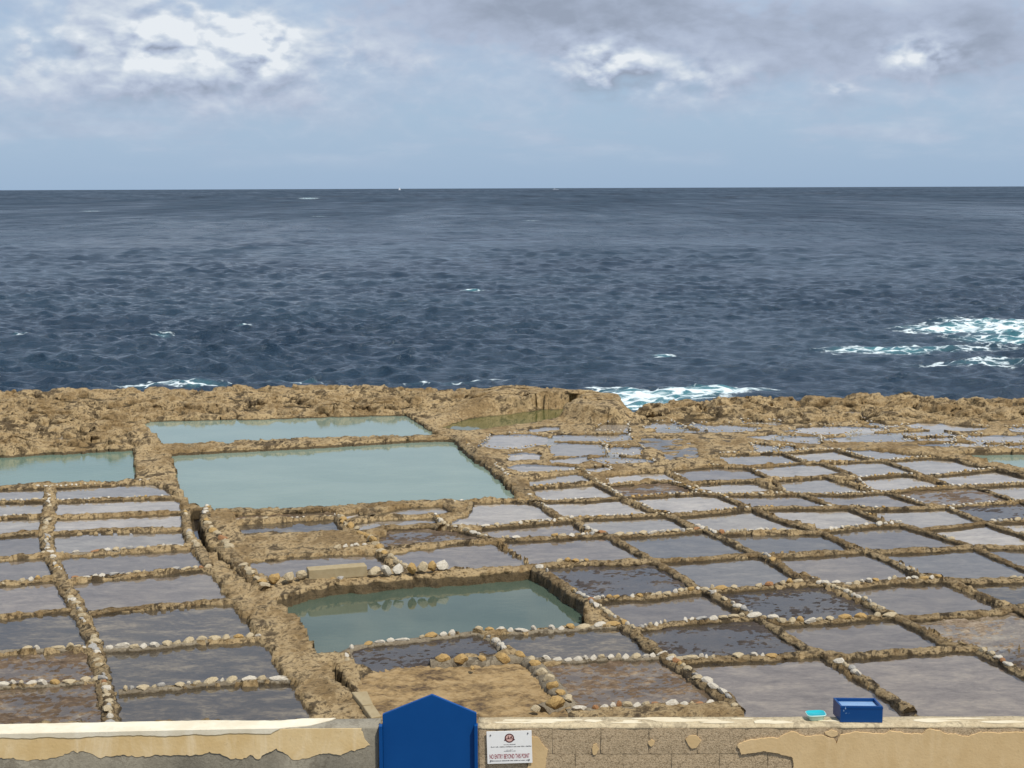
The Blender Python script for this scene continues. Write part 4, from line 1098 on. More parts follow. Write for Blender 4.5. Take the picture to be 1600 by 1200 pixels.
# the wall above the lower pool, with its squared block
def pool_wall():
    t_ = W('thick wall of cobbles and rock above the lower green pool', [(420, 916), (480, 908), (570, 902), (640, 895), (705, 892), (770, 887), (838, 882)], 0.42, 0.10, 0.0, mat='rock', group=BG, zread=0.06)
    b = np.array(t_.location[:2])
    def cob(px, py, wpx, kind, hh=0.17):
        x, y = gp(px, py, 0.10)
        L = wpx / (F / y)
        stone(t_, x - b[0], y - b[1], 0.15, L * 1.25, 0.24, hh * 1.25, 0.05 + random.uniform(-.15, .15), kind)
    for a in ((430, 909, 20, 'ochre'), (452, 906, 18, 'cream'), (471, 904, 17, 'cream'), (585, 897, 22, 'cream'), (604, 896, 18, 'white'), (622, 894, 20, 'white'), (643, 893, 15, 'ochre'), (660, 891, 18, 'cream'), (676, 890, 16, 'ochre'), (691, 888, 24, 'white')): cob(*a)
    p0 = np.array(gp(480, 905, 0.08)); p1 = np.array(gp(571, 898, 0.08))
    L = np.linalg.norm(p1 - p0); ang = math.atan2(*(p1 - p0)[::-1]); c = (p0 + p1) / 2 - b
    bm = bmesh.new(); box(bm, (0, 0, 0), (L, 0.24, 0.18), bevel=0.012)
    o = bm_obj('squared_block', bm, M['block_stone'], t_)
    o.location = (c[0], c[1] + 0.06, 0.15); o.rotation_euler = (0, 0, ang)
    o['label'] = 'long squared limestone block'


M['block_stone'] = plain('cut_limestone', (0.333, 0.269, 0.160), 0.85, 0.2, 9, 0.6, 0.4, (0.256, 0.192, 0.102))
pool_wall()
W('curb between the channel and the small pans on the left', [(290, 797), (291, 815), (293, 830), (301, 846), (313, 862), (328, 884)], 0.2, 0.12, 0.5, 1.3, ['cream', 'cream', 'grey'], group=BG, flat_top=True)
W('high curved curb on the right of the narrow channel', [(325, 793), (321, 806), (325, 824), (337, 836), (350, 848), (362, 862), (376, 884), (396, 903), (416, 921)], 0.26, 0.16, 0.6, 1.3, ['cream', 'ochre', 'cream', 'rust'], group=BG)
W('sluice curb closing the head of the narrow channel', [(296, 796), (324, 794)], 0.2, 0.10, 0.0, group=BG, flat_top=True)
W('white stone row along the near edge of the lower green pool', [(540, 1016), (552, 1010), (566, 1006), (600, 1003), (660, 996), (750, 985), (825, 985), (880, 981), (937, 976), (978, 973)], 0.19, 0.09, 1.0, 1.15, ['white', 'white', 'cream', 'white', 'ochre'], 'mortar', 0.5, group=BG)
W('short white stone spur dividing two dark pans below the lower pool', [(750, 986), (764, 992), (777, 1002), (787, 1013)], 0.19, 0.09, 1.0, 1.15, ['white'], 'mortar', 0.5, group=BG)
W('three pale stones at the left end of the black pan below the pool', [(540, 1016), (543, 1027), (545, 1037)], 0.2, 0.09, 1.0, 1.2, ['white', 'cream'], 'mortar', 0.5, group=BG)
# rows left of the causeway
LG = 'rows of stones left of the causeway'
rows_mid = [
    ('rough rock row along the near side of the rippled pool', [(-120, 768), (0, 761), (70, 759), (86, 760), (150, 756), (237, 750)], 0.17, 0.5, 1.0),
    ('pebble row second from the top left of the causeway', [(86, 781), (125, 780), (225, 776), (275, 775)], 0.16, 0.75, 1.0),
    ('rough row third from the top left of the causeway', [(86, 807), (112, 804), (200, 800), (285, 799)], 0.16, 0.3, 1.0),
    ('smooth ochre row fourth from the top left of the causeway', [(82, 832), (150, 826), (225, 824), (287, 825)], 0.2, 0.05, 1.0),
    ('row with one golden stone among grey pebbles', [(82, 866), (160, 860), (250, 855), (295, 852)], 0.18, 1.0, 1.1),
    ('half bare row with pale stones at its right end, fifth from the bottom', [(108, 906), (150, 899), (212, 896), (250, 892), (325, 886)], 0.18, 0.65, 1.0),
    ('dark rock row with two white stones by the causeway', [(138, 956), (200, 948), (275, 942), (360, 935)], 0.2, 0.2, 1.0),
    ('cream boulder row with one extra large white stone', [(162, 1012), (217, 1011), (300, 1001), (375, 995), (412, 994)], 0.17, 1.0, 1.3),
    ('lowest cream stone row between left divider and causeway', [(185, 1078), (220, 1075), (275, 1070), (325, 1065), (400, 1060), (455, 1061)], 0.17, 1.0, 1.15),
]
for lab, px, w_, fr, sz in rows_mid: W(lab, px, w_, 0.09, fr, sz, None, 'mortar' if fr >= 1 else 'ridge', 0.5 if fr >= 1 else 1.0, group=LG)
rows_out = [
    ('topmost pebble row at the left edge', [(-120, 786), (0, 782), (72, 780)], 0.15, 0.6), ('white pebble row second from the top at the left edge', [(-120, 812), (0, 806), (66, 804)], 0.15, 0.9),
    ('rough brown row third from the top at the left edge', [(-120, 843), (0, 835), (50, 830), (63, 828)], 0.24, 0.05), ('rust coloured row fourth from the top at the left edge', [(-120, 880), (0, 870), (72, 865)], 0.15, 0.5),
    ('white stone row fifth from the top at the left edge', [(-120, 920), (0, 910), (84, 902)], 0.16, 0.9), ('grey mortar row sixth from the top at the left edge', [(-120, 973), (0, 960), (113, 950)], 0.18, 0.2),
    ('big cream stone row seventh from the top at the left edge', [(-120, 1026), (0, 1015), (75, 1013), (118, 1010), (136, 1014)], 0.18, 1.0), ('lowest pebble row at the left edge', [(-120, 1080), (0, 1070), (75, 1067), (112, 1065), (156, 1060)], 0.16, 1.0)]
for lab, px, w_, fr in rows_out: W(lab, px, w_, 0.085, fr, 1.15, ['cream', 'white', 'cream', 'ochre'], 'mortar' if fr >= 1 else 'ridge', 0.5 if fr >= 1 else 1.0, group='rows of stones at the left edge')
# boulder wall round the dry pan
bt = low_wall('ochre boulder wall on grey mortar beside the dry tan pan', [(672, 1038), (720, 1036), (790, 1033), (822, 1030), (842, 1047), (862, 1070), (884, 1096), (845, 1110)], 0.30, 0.20, 0.0, mat='mortar', rough=0.8, group='walls round the small pans between the pools', zread=0.04)
bb = np.array(bt.location[:2])
for (px, py, wp, kd) in ((690, 1031, 30, 'ochre'), (721, 1031, 30, 'ochre'), (753, 1029, 18, 'ochre'), (785, 1028, 29, 'ochre'), (813, 1024, 23, 'ochre'), (830, 1029, 17, 'cream'), (836, 1038, 26, 'ochre'), (846, 1050, 24, 'cream'), (857, 1060, 24, 'cream'), (865, 1071, 26, 'ochre'), (876, 1083, 22, 'ochre'), (888, 1091, 20, 'cream'), (866, 1100, 38, 'ochre'), (836, 1107, 19, 'cream'), (738, 1043, 9, 'ochre')):
    x, y = gp(px, py, 0.10)
    L = wp / (F / y)
    stone(bt, x - bb[0], y - bb[1], 0.095, L * 1.1, max(L * 0.85, 0.14), L * 0.78, random.uniform(-.5, .5), kd, 0.2)
# flat stone slabs by the drain
for px, lab in (([(549, 1081), (574, 1080), (583, 1100), (566, 1101)], 'upper flat cut slab beside the drain slot'), ([(567, 1103), (584, 1101), (596, 1118), (580, 1121)], 'lower flat cut slab beside the drain slot')):
    p = gpl(px, 0.10); c = p.mean(0)
    bm = bmesh.new()
    a = [bm.verts.new((x - c[0], y - c[1], 0.0)) for x, y in p]; b = [bm.verts.new((x - c[0], y - c[1], 0.08)) for x, y in p]
    bm.faces.new(b)
    for i in range(4): bm.faces.new((a[i], a[(i + 1) % 4], b[(i + 1) % 4], b[i]))
    bmesh.ops.bevel(bm, geom=list(bm.edges), offset=0.008, segments=1, affect='EDGES')
    o = bm_obj('stone_slab', bm, M['block_stone'], None, False, (c[0], c[1], 0.02))
    o['label'] = lab; o['category'] = 'slab'; o['group'] = 'flat slabs by the drain'

# stones along the rims of the natural rock pans
rim_t = thing('stone_rim', 'scattered pale pebble rims round the natural rock pans near the shore', 'stone border', (0, 0, 0))
pb = Pebbles()
for ty, pts, lab, g in all_pans:
    if not g.startswith('natural') or 'puddle' in lab or 'wet' in lab: continue
    q, t = resample(np.vstack([offset(gpl(pts, ZG), 0.10), offset(gpl(pts, ZG), 0.10)[:1]]), 0.11)
    for i, (x, y) in enumerate(q):
        if gnoise(np.array(x * 0.5), np.array(y * 0.5), 77) > -0.18 and random.random() < 0.7 and y < 41:
            pb.add(x + random.uniform(-.04, .04), y + random.uniform(-.05, .05), 0.05, random.uniform(.07, .12), random.uniform(.06, .09), random.uniform(.04, .07), random.uniform(0, 3))
pb.build(rim_t)

# ------------------------------------------------------------------ boundary wall
def face_plane(pxa, pxb):
    a = Vector((*gp(*pxa, ZW), ZW)); b = Vector((*gp(*pxb, ZW), ZW))
    u = (b - a).normalized()
    return a, u


def on_face(org, u, x, y):
    """pixel -> (s, z) on the vertical face through org along u"""
    nrm = Vector((-u.y, u.x, 0))
    v = ray(x, y); c = Vector((0, 0, HC))
    t = (org - c).dot(nrm) / v.dot(nrm)
    p = c + v * t
    return ((p - org).dot(u), p.z)


BASE_Z = -0.25
M['cement'] = rock_mat('grey_cement_render', (0.288, 0.260, 0.200), (0.224, 0.200, 0.152), (0.120, 0.100, 0.072), 0.5, 2.0, 0.25)
M['coping'] = rock_mat('worn_coping', (0.541, 0.451, 0.295), (0.410, 0.328, 0.205), (0.164, 0.127, 0.082), 0.55, 2.2, 0.35)
M['block'] = rock_mat('rough_concrete_block', (0.68, 0.54, 0.34), (0.50, 0.385, 0.235), (0.20, 0.145, 0.085), 0.6, 4.0, 0.9)


def peeling(name, a, b, stain):
    mt, n, out = material(name)
    v = n.coord('Object')
    f = n.noise(v, 2.2, 6, 0.6); streak = n.noise(n.coord('Object', (5, 5, 1.2)), 1.0, 6, 0.65, 0.8); fine = n.noise(v, 40, 4, 0.6)
    col = n.mix(n.smooth(f, 0.35, 0.68), a, b)
    col = n.mix(n.smooth(streak, 0.45, 0.75, 0, 0.6), col, stain)
    col = n.mix(n.smooth(fine, 0.62, 0.74, 0, 0.35), col, (0.2, 0.14, 0.07))
    principled(n, out, col, 0.85, n.bump(n.math('ADD', n.math('MULTIPLY', fine, 0.3), f), 0.35, 0.02), 0.15)
    return mt


M['ochre'] = peeling('ochre_wall_paint', (0.66, 0.50, 0.27), (0.58, 0.41, 0.19), (0.76, 0.63, 0.42))
M['render'] = peeling('sandy_render', (0.60, 0.435, 0.23), (0.54, 0.38, 0.19), (0.66, 0.50, 0.29))
M['white_paint'] = peeling('white_wall_paint', (0.70, 0.64, 0.50), (0.60, 0.53, 0.39), (0.74, 0.69, 0.57))


def wall_frame(org, u):
    """an Empty whose local x runs along the wall and local y into it"""
    ang = math.atan2(u.y, u.x)
    return ang


def patch(name, pts, thick, mat, parent, y0, rough_edge=0.012):
    """a skin of paint or render standing a few millimetres proud of the face; pts = (s, z)"""
    p = []
    n = len(pts)
    for i in range(n):
        a = np.array(pts[i]); b = np.array(pts[(i + 1) % n])
        L = np.linalg.norm(b - a); k = max(1, int(L / 0.018)) if L < 1.2 else 12
        for j in range(k):
            q = a + (b - a) * j / k
            if 0 < j: q = q + np.array((float(fbm(np.array(q[0] * 14), np.array(q[1] * 14), 5, 4)), float(fbm(np.array(q[0] * 14), np.array(q[1] * 14), 9, 4)))) * rough_edge * 2.6
            p.append(q)
    bm = bmesh.new()
    fr = [bm.verts.new((s, y0 - thick, z)) for s, z in p]; bk = [bm.verts.new((s, y0 + 0.004, z)) for s, z in p]
    for i in range(len(p)): bm.faces.new((fr[i], fr[(i + 1) % len(p)], bk[(i + 1) % len(p)], bk[i]))
    for tri in tessellate_polygon([[Vector((s_, z_, 0)) for s_, z_ in p]]):
        try: bm.faces.new([fr[i] for i in tri])
        except ValueError: pass
    return bm_obj(name, bm, mat, parent)


def top_patch(name, pts, z0, thick, mat, parent):
    bm = bmesh.new()
    p = []
    n = len(pts)
    for i in range(n):
        a = np.array(pts[i]); b = np.array(pts[(i + 1) % n]); k = max(1, int(np.linalg.norm(b - a) / 0.05))
        for j in range(k):
            q = a + (b - a) * j / k
            if j and k > 1: q = q + np.array((random.uniform(-1, 1), random.uniform(-1, 1))) * 0.006
            p.append(q)
    tp = [bm.verts.new((x, y, z0 + thick)) for x, y in p]; bt_ = [bm.verts.new((x, y, z0 - 0.003)) for x, y in p]
    f = bm.faces.new(tp)
    for i in range(len(p)): bm.faces.new((tp[i], tp[(i + 1) % len(p)], bt_[(i + 1) % len(p)], bt_[i]))
    bmesh.ops.triangulate(bm, faces=[f])
    return bm_obj(name, bm, mat, parent)


def coping(bm, s0, s1, d0, d1, z0, z1, amp=0.006, seed=0):
    """a slightly uneven slab with rounded arrises"""
    n = max(2, int((s1 - s0) / 0.06))
    ss = np.linspace(s0, s1, n)
    prof = [(d0, z0), (d0, z1 - 0.018), (d0 + 0.006, z1 - 0.006), (d0 + 0.02, z1), ((d0 + d1) / 2, z1 + 0.002), (d1 - 0.02, z1), (d1, z1 - 0.018), (d1, z0)]
    rows = []
    for k, (y, z) in enumerate(prof):
        jy = amp * fbm(ss * 3, ss * 0 + k * 0.7, seed, 4); jz = amp * fbm(ss * 2.5, ss * 0 + k * 0.5 + 9, seed + 5, 4)
        rows.append([bm.verts.new((s, y + a, z + b)) for s, a, b in zip(ss, jy * 2, jz)])
    for k in range(len(prof)):
        r0, r1 = rows[k], rows[(k + 1) % len(prof)]
        for i in range(n - 1): bm.faces.new((r0[i], r0[i + 1], r1[i + 1], r1[i]))
    bm.faces.new([r[0] for r in rows]); bm.faces.new([r[-1] for r in rows][::-1])


# left, plastered length
orgL, uL = face_plane((0, 1147), (594, 1135.5))
orgR, uR = face_plane((747, 1134.5), (1600, 1133))
TH = 0.25
# -- left
sL1 = (Vector((*gp(594, 1135.5, ZW), ZW)) - orgL).dot(uL)
wl = thing('boundary_wall', 'plastered wall left of the blue gate, white painted top and peeling ochre face', 'wall', (orgL.x, orgL.y, 0), 'lengths of boundary wall')
wl['kind'] = 'thing'
wl.rotation_euler = (0, 0, math.atan2(uL.y, uL.x))
bm = bmesh.new(); coping(bm, -4.0, sL1, 0.0, TH, BASE_Z, ZW, 0.005, 3)
bm_obj('wall_core', bm, M['cement'], wl, True)
fL = lambda x, y: on_face(orgL, uL, x, y)
edge = [(0, 1184), (34, 1187), (67, 1186), (91, 1182), (111, 1174), (135, 1175), (159, 1184), (189, 1180), (219, 1182), (256, 1179), (290, 1180), (314, 1179), (327, 1174), (344, 1177), (361, 1186), (381, 1184), (391, 1179), (402, 1186), (422, 1174), (432, 1169), (445, 1177), (462, 1187), (487, 1182), (505, 1177), (533, 1180), (557, 1171), (578, 1164), (570, 1154), (565, 1141)]
zt = ZW - 0.012
pp = [(-4.0, zt), (-4.0, fL(0, 1184)[1])] + [fL(*e) for e in edge]
pp[-1] = (pp[-1][0], zt)
patch('ochre_paint', pp[::-1], 0.006, M['ochre'], wl, 0.0)
def topL(x, y):
    v = Vector((*gp(x, y, ZW), 0)) - Vector((orgL.x, orgL.y, 0)); return (v.dot(uL), v.dot(Vector((-uL.y, uL.x, 0))))
wp = [(-4.0, TH - 0.004), topL(236, 1119.2), topL(240, 1123), topL(267, 1127), topL(304, 1121), topL(337, 1121), topL(388, 1127), topL(439, 1127), topL(472, 1122), topL(526, 1116), topL(518, 1126), topL(486, 1134)]
wp = [(s, min(max(d, 0.012), TH - 0.004)) for s, d in wp] + [(topL(486, 1134)[0] - 0.25, 0.0), (-4.0, 0.0)]
top_patch('white_top_paint', wp, ZW + 0.001, 0.006, M['white_paint'], wl)
lip = [(-4.0, ZW + 0.006), (-4.0, ZW - 0.03)] + [(s, ZW - 0.03 - 0.02 * abs(math.sin(s * 7.3)) * abs(math.sin(s * 2.9))) for s in np.arange(-3.9, topL(486, 1134)[0] - 0.3, 0.12)] + [(topL(486, 1134)[0] - 0.28, ZW + 0.006)]
patch('white_drip_edge', lip[::-1], 0.012, M['white_paint'], wl, 0.0, 0.004)
# -- right: blocks, joints, render
sR1 = (Vector((*gp(1600, 1133, ZW), ZW)) - orgR).dot(uR)
wr = thing('boundary_wall', 'concrete block wall right of the blue gate, sandy render flaking off its blocks', 'wall', (orgR.x, orgR.y, 0), 'lengths of boundary wall')
wr['kind'] = 'thing'
wr.rotation_euler = (0, 0, math.atan2(uR.y, uR.x))
bm = bmesh.new(); box(bm, ((sR1 + 4.0) / 2, TH / 2 + 0.000, (BASE_Z + ZW - 0.03) / 2), (sR1 + 4.0, TH - 0.001, ZW - 0.03 - BASE_Z))
bm_obj('wall_core', bm, M['mortar'], wr)
bm = bmesh.new(); coping(bm, 0.0, sR1 + 4.0, -0.004, TH + 0.006, ZW - 0.028, ZW, 0.006, 21)
bm_obj('coping', bm, M['coping'], wr, True)
fR = lambda x, y: on_face(orgR, uR, x, y)
j1 = [fR(x, 1155)[0] for x in (788, 863, 938, 1013, 1089, 1164, 1240)]
bw = (j1[-1] - j1[0]) / 6
z1 = fR(1000, 1137)[1]; zc1 = fR(1000, 1178)[1]; bh = z1 - zc1
bmesh_blocks = []
def block_mesh(w_, h_, seed):
    bm = bmesh.new()
    nx, nz = 6, 4
    g = [[None] * (nz + 1) for _ in range(nx + 1)]
    rng = random.Random(seed)
    for i in range(nx + 1):
        for k in range(nz + 1):
            ed = i in (0, nx) or k in (0, nz)
            g[i][k] = bm.verts.new((-w_ / 2 + w_ * i / nx + (rng.uniform(-.004, .004)), -0.009 + (0.002 if ed else rng.uniform(-0.002, 0.001)), -h_ / 2 + h_ * k / nz + rng.uniform(-.003, .003)))
    for i in range(nx):
        for k in range(nz): bm.faces.new((g[i][k], g[i + 1][k], g[i + 1][k + 1], g[i][k + 1]))
    loop = [g[i][0] for i in range(nx)] + [g[nx][k] for k in range(nz)] + [g[i][nz] for i in range(nx, 0, -1)] + [g[0][k] for k in range(nz, 0, -1)]
    bk = [bm.verts.new((v.co.x, 0.03, v.co.z)) for v in loop]
    for i in range(len(loop)): bm.faces.new((loop[i], loop[(i + 1) % len(loop)], bk[(i + 1) % len(loop)], bk[i]))
    bmesh.ops.recalc_face_normals(bm, faces=bm.faces)
    me = bpy.data.meshes.new('block'); bm.to_mesh(me); bm.free()
    me.materials.append(M['block'])
    return me
mt, n, out = material('rough_concrete_block')
v = n.coord('Object')
gr = n.noise(v, 75, 4, 0.75); g2 = n.noise(v, 9, 4, 0.6)
col = n.mix(n.smooth(g2, 0.35, 0.65), (0.50, 0.38, 0.24), (0.42, 0.32, 0.20))
col = n.mix(n.smooth(gr, 0.50, 0.64, 0, 0.75), col, (0.17, 0.12, 0.07))
col = n.mix(n.smooth(gr, 0.46, 0.34, 0, 0.6), col, (0.60, 0.49, 0.34))
principled(n, out, col, 0.95, n.bump(gr, 0.9, 0.012), 0.1)
M['block'] = mt
for me_ in (): pass
BMS = [block_mesh(bw - 0.006, bh - 0.006, k) for k in range(4)]
nrow = 5
for r in range(nrow):
    s0 = j1[0] + (bw * 0.47 if r % 2 else 0.0)
    zc = z1 - bh * (r + 0.5)
    for k in range(-1, 13):
        a = s0 + k * bw; b = a + bw
        a2, b2 = max(a, 0.004), min(b, sR1 + 3.9)
        if b2 - a2 < 0.05: continue
        o = bpy.data.objects.new('block', BMS[(k * 3 + r) % 4]); C.objects.link(o); o.parent = wr
        o.location = ((a2 + b2) / 2, 0.006 - random.uniform(0, 0.004), zc)
        o.scale = ((b2 - a2 - 0.006) / (bw - 0.006), 1, 1)
def Z8(x, y): return fR(x / 4 + 1200, y / 4 + 1060)
def Z6(x, y): return fR(x / 2.3529 + 920, y / 2.3529 + 860)
up_edge = [Z6(690, 690), Z6(740, 665), Z8(160, 330), Z8(230, 360), Z8(330, 350), Z8(410, 372), Z8(425, 405), Z8(450, 350), Z8(560, 330), Z8(720, 345), Z8(760, 322), Z8(860, 342), Z8(960, 345), Z8(1010, 312), Z8(1100, 340), Z8(1200, 352), Z8(1250, 360), Z8(1330, 330), Z8(1500, 335), Z8(1600, 330)]
rr = [Z6(640, 690), *up_edge, (sR1 + 3.9, up_edge[-1][1]), (sR1 + 3.9, BASE_Z + 0.02), (Z6(750, 800)[0], BASE_Z + 0.02), Z6(750, 800), Z6(748, 760), Z6(700, 745), Z6(640, 735), Z6(560, 748), Z6(545, 715), Z6(570, 700)]
patch('sandy_render', rr[::-1], 0.020, M['render'], wr, 0.0, 0.008)
def blob(cx, cy, rx, ry, n=11, seed=0):
    rng = random.Random(seed)
    return [fR(cx + rx * math.cos(-6.283 * i / n) * rng.uniform(.75, 1.2), cy + ry * math.sin(-6.283 * i / n) * rng.uniform(.75, 1.2)) for i in range(n)]
for i, (cx, cy, rx, ry) in enumerate(((1083, 1157, 11, 10), (1018, 1160, 5, 5), (930, 1170, 5, 9), (1300, 1145, 10, 5))):
    patch('render_scrap', blob(cx, cy, rx, ry, seed=i), 0.016, M['render'], wr, 0.0, 0.003)
sp = [(828, 1150), (840, 1151), (848, 1163), (856, 1171), (853, 1190), (850, 1215), (822, 1215), (826, 1190)]
patch('render_scrap', [fR(*q) for q in sp][::-1], 0.014, M['render'], wr, 0.0, 0.004)
# cream scabs of old paint on the coping
def topR(x, y):
    v = Vector((*gp(x, y, ZW), 0)) - Vector((orgR.x, orgR.y, 0)); return (v.dot(uR), v.dot(Vector((-uR.y, uR.x, 0))))
M['cream_scab'] = peeling('old_cream_paint', (0.629, 0.561, 0.408), (0.578, 0.493, 0.340), (0.663, 0.603, 0.468))
rs_ = random.Random(4)
for k in range(26):
    s0 = rs_.uniform(0.1, sR1 + 0.5); d0 = rs_.uniform(0.06, 0.19); L = rs_.uniform(0.08, 0.32); wdt = rs_.uniform(0.015, 0.05)
    pts = []
    for i in range(10):
        a = 6.283 * i / 10
        pts.append((s0 + L * math.cos(a) * rs_.uniform(.7, 1.1), min(max(d0 + wdt * math.sin(a) * rs_.uniform(.6, 1.2), 0.03), 0.225)))
    top_patch('paint_flake', pts, ZW + 0.0035 + k * 0.00005, 0.003, M['cream_scab'], wr)

# ------------------------------------------------------------------ blue gate
M['blue'] = plain('blue_gate_paint', (0.001, 0.052, 0.20), 0.45, 0.2, 2.2, 0.5, 0.05, (0.003, 0.062, 0.225))
gm = Vector((*gp(670, 1135, ZW), 0)); gu = (Vector((*gp(746, 1134.5, ZW), 0)) - Vector((*gp(594, 1135.5, ZW), 0)))
GW = gu.length; gu.normalize()
gt = thing('gate', 'tall blue wooden gate with a pointed top between the two wall lengths', 'gate', (gm.x, gm.y, 0))
gt.rotation_euler = (0, 0, math.atan2(gu.y, gu.x))
gorg = gm + Vector((0, 0, ZW))
def fG(x, y): return on_face(gorg, gu, x, y)
pk = fG(675, 1086); sl = fG(597.5, 1117); sr = fG(744.5, 1115)
bm = bmesh.new()
out_ = [(sl[0], BASE_Z + 0.08), (sr[0], BASE_Z + 0.08), (sr[0], sr[1]), (pk[0], pk[1]), (sl[0], sl[1])]
fr = [bm.verts.new((x, 0.0, z)) for x, z in out_]; bk = [bm.verts.new((x, 0.045, z)) for x, z in out_]
bm.faces.new(fr); bm.faces.new(bk[::-1])
for i in range(5): bm.faces.new((fr[i], fr[(i + 1) % 5], bk[(i + 1) % 5], bk[i]))
bmesh.ops.bevel(bm, geom=list(bm.edges), offset=0.004, segments=2, affect='EDGES')
bm_obj('leaf', bm, M['blue'], gt)
for x in (fG(595.5, 1160)[0], fG(744, 1160)[0]):
    bm = bmesh.new(); box(bm, (x, -0.012, (BASE_Z + ZW) / 2 + 0.02), (0.032, 0.075, ZW - BASE_Z - 0.0), bevel=0.003)
    bm_obj('post', bm, M['blue'], gt)

# ------------------------------------------------------------------ sign
M['sign_white'] = plain('sign_white', (0.80, 0.79, 0.76), 0.35, 0.4, 3, 0.25, 0.0, (0.68, 0.67, 0.66))
M['sign_red'] = plain('sign_red', (0.30, 0.035, 0.05), 0.5)
M['sign_maroon'] = plain('sign_maroon', (0.085, 0.02, 0.02), 0.5)
M['sign_pink'] = plain('sign_pink', (0.66, 0.42, 0.36), 0.5)
M['sign_ink'] = plain('sign_ink', (0.05, 0.045, 0.05), 0.5)
M['bolt'] = plain('bolt_steel', (0.12, 0.11, 0.11), 0.4, 0.5)
c4 = [fR(761.5, 1141.5), fR(832.5, 1139.5), fR(830, 1190), fR(760.5, 1192)]
sw = ((c4[1][0] - c4[0][0]) + (c4[2][0] - c4[3][0])) / 2; sh = ((c4[0][1] - c4[3][1]) + (c4[1][1] - c4[2][1])) / 2
sc_ = (sum(q[0] for q in c4) / 4, sum(q[1] for q in c4) / 4)
nR = Vector((-uR.y, uR.x, 0))
spos = orgR + uR * sc_[0] - nR * 0.030; spos.z = sc_[1]
sg = thing('sign_board', 'white notice board with a red no entry line, screwed to the block wall', 'sign', tuple(spos))
sg.rotation_euler = (0, math.radians(-1.5), math.atan2(uR.y, uR.x))
bm = bmesh.new(); box(bm, (0, 0.003, 0), (sw, 0.006, sh), bevel=0.0015)
bm_obj('board', bm, M['sign_white'], sg)
def ux(px): return (px / 1543 - 0.5 * (175 + 1415) / 1543) / ((1415 - 175) / 1543) * sw          # px in the enlarged view of the sign
def uz(py): return -(py - 0.5 * (180 + 1060)) / (1060 - 180) * sh
def ring(name, r0, r1, cx, cz, mat, y=-0.0012, a0=0, a1=6.2832):
    bm = bmesh.new(); n = 28
    vs = []
    for i in range(n + 1):
        a = a0 + (a1 - a0) * i / n
        vs.append((bm.verts.new((cx + r0 * math.cos(a), y, cz + r0 * math.sin(a))), bm.verts.new((cx + r1 * math.cos(a), y, cz + r1 * math.sin(a)))))
    for i in range(n): bm.faces.new((vs[i][0], vs[i + 1][0], vs[i + 1][1], vs[i][1]))
    return bm_obj(name, bm, mat, sg)
kx = sw / (1415 - 175)
ring('emblem_disc', 0.001, 100 * kx, ux(800), uz(370), M['sign_pink'], -0.0006)
ring('emblem_ring', 98 * kx, 130 * kx, ux(800), uz(370), M['sign_maroon'], -0.0012)
def quad(bm, pts, y):
    bm.faces.new([bm.verts.new((ux(a), y, uz(b))) for a, b in pts])
bm = bmesh.new()
quad(bm, [(650, 440), (690, 440), (720, 395), (880, 395), (920, 440), (958, 405), (930, 395), (900, 380), (700, 380), (665, 400)], -0.0016)
quad(bm, [(750, 375), (770, 300), (785, 300), (775, 360), (800, 350), (800, 372)], -0.0016)
quad(bm, [(810, 365), (850, 318), (872, 330), (878, 360)], -0.0016)
bm_obj('emblem_mark', bm, M['sign_maroon'], sg)
bm = bmesh.new()
rq = random.Random(3)
def line(x0, x1, y, h, big=()):
    x = x0
    while x < x1:
        w_ = rq.uniform(9, 18)
        hh = h * rq.uniform(0.55, 1.0)
        quad(bm, [(x, y + h / 2), (min(x + w_, x1), y + h / 2), (min(x + w_, x1), y + h / 2 - hh), (x, y + h / 2 - hh)], -0.0012)
        x += w_ + rq.uniform(5, 11) + (14 if rq.random() < 0.16 else 0)
line(640, 960, 543, 24); line(285, 1400, 600, 32); line(705, 885, 688, 12); line(640, 960, 720, 22); line(250, 1340, 978, 30)
bm_obj('small_print', bm, M['sign_ink'], sg)
cu = bpy.data.curves.new('warning_text', 'FONT'); cu.body = 'NO ENTRY BEYOND THIS POINT'; cu.align_x = 'CENTER'; cu.align_y = 'CENTER'; cu.size = 0.1
cu.offset = 0.0012
tmp = bpy.data.objects.new('tmp_text', cu); C.objects.link(tmp)
bpy.context.view_layer.update()
me = bpy.data.meshes.new_from_object(tmp.evaluated_get(bpy.context.evaluated_depsgraph_get()))
bpy.data.objects.remove(tmp)
co = np.array([v.co for v in me.vertices]); ext = co.max(0) - co.min(0); mid = (co.max(0) + co.min(0)) / 2
tw = (1340 - 240) * kx; tht = (925 - 800) / (1060 - 180) * sh
for v in me.vertices: v.co = ((v.co.x - mid[0]) / ext[0] * tw, -0.0012, (v.co.y - mid[1]) / ext[1] * tht)
me.materials.clear(); me.materials.append(M['sign_red'])
o = link('warning_text', me, sg); o.location = (ux(790), 0, uz(862))
for px, py in ((283, 280), (1310, 250), (265, 975), (1325, 970)):
    bm = bmesh.new(); bmesh.ops.create_cone(bm, cap_ends=True, segments=10, radius1=22 * kx, radius2=16 * kx, depth=0.006, matrix=Matrix.Rotation(math.pi / 2, 4, 'X'))
    o = bm_obj('bolt', bm, M['bolt'], sg); o.location = (ux(px), -0.003, uz(py))

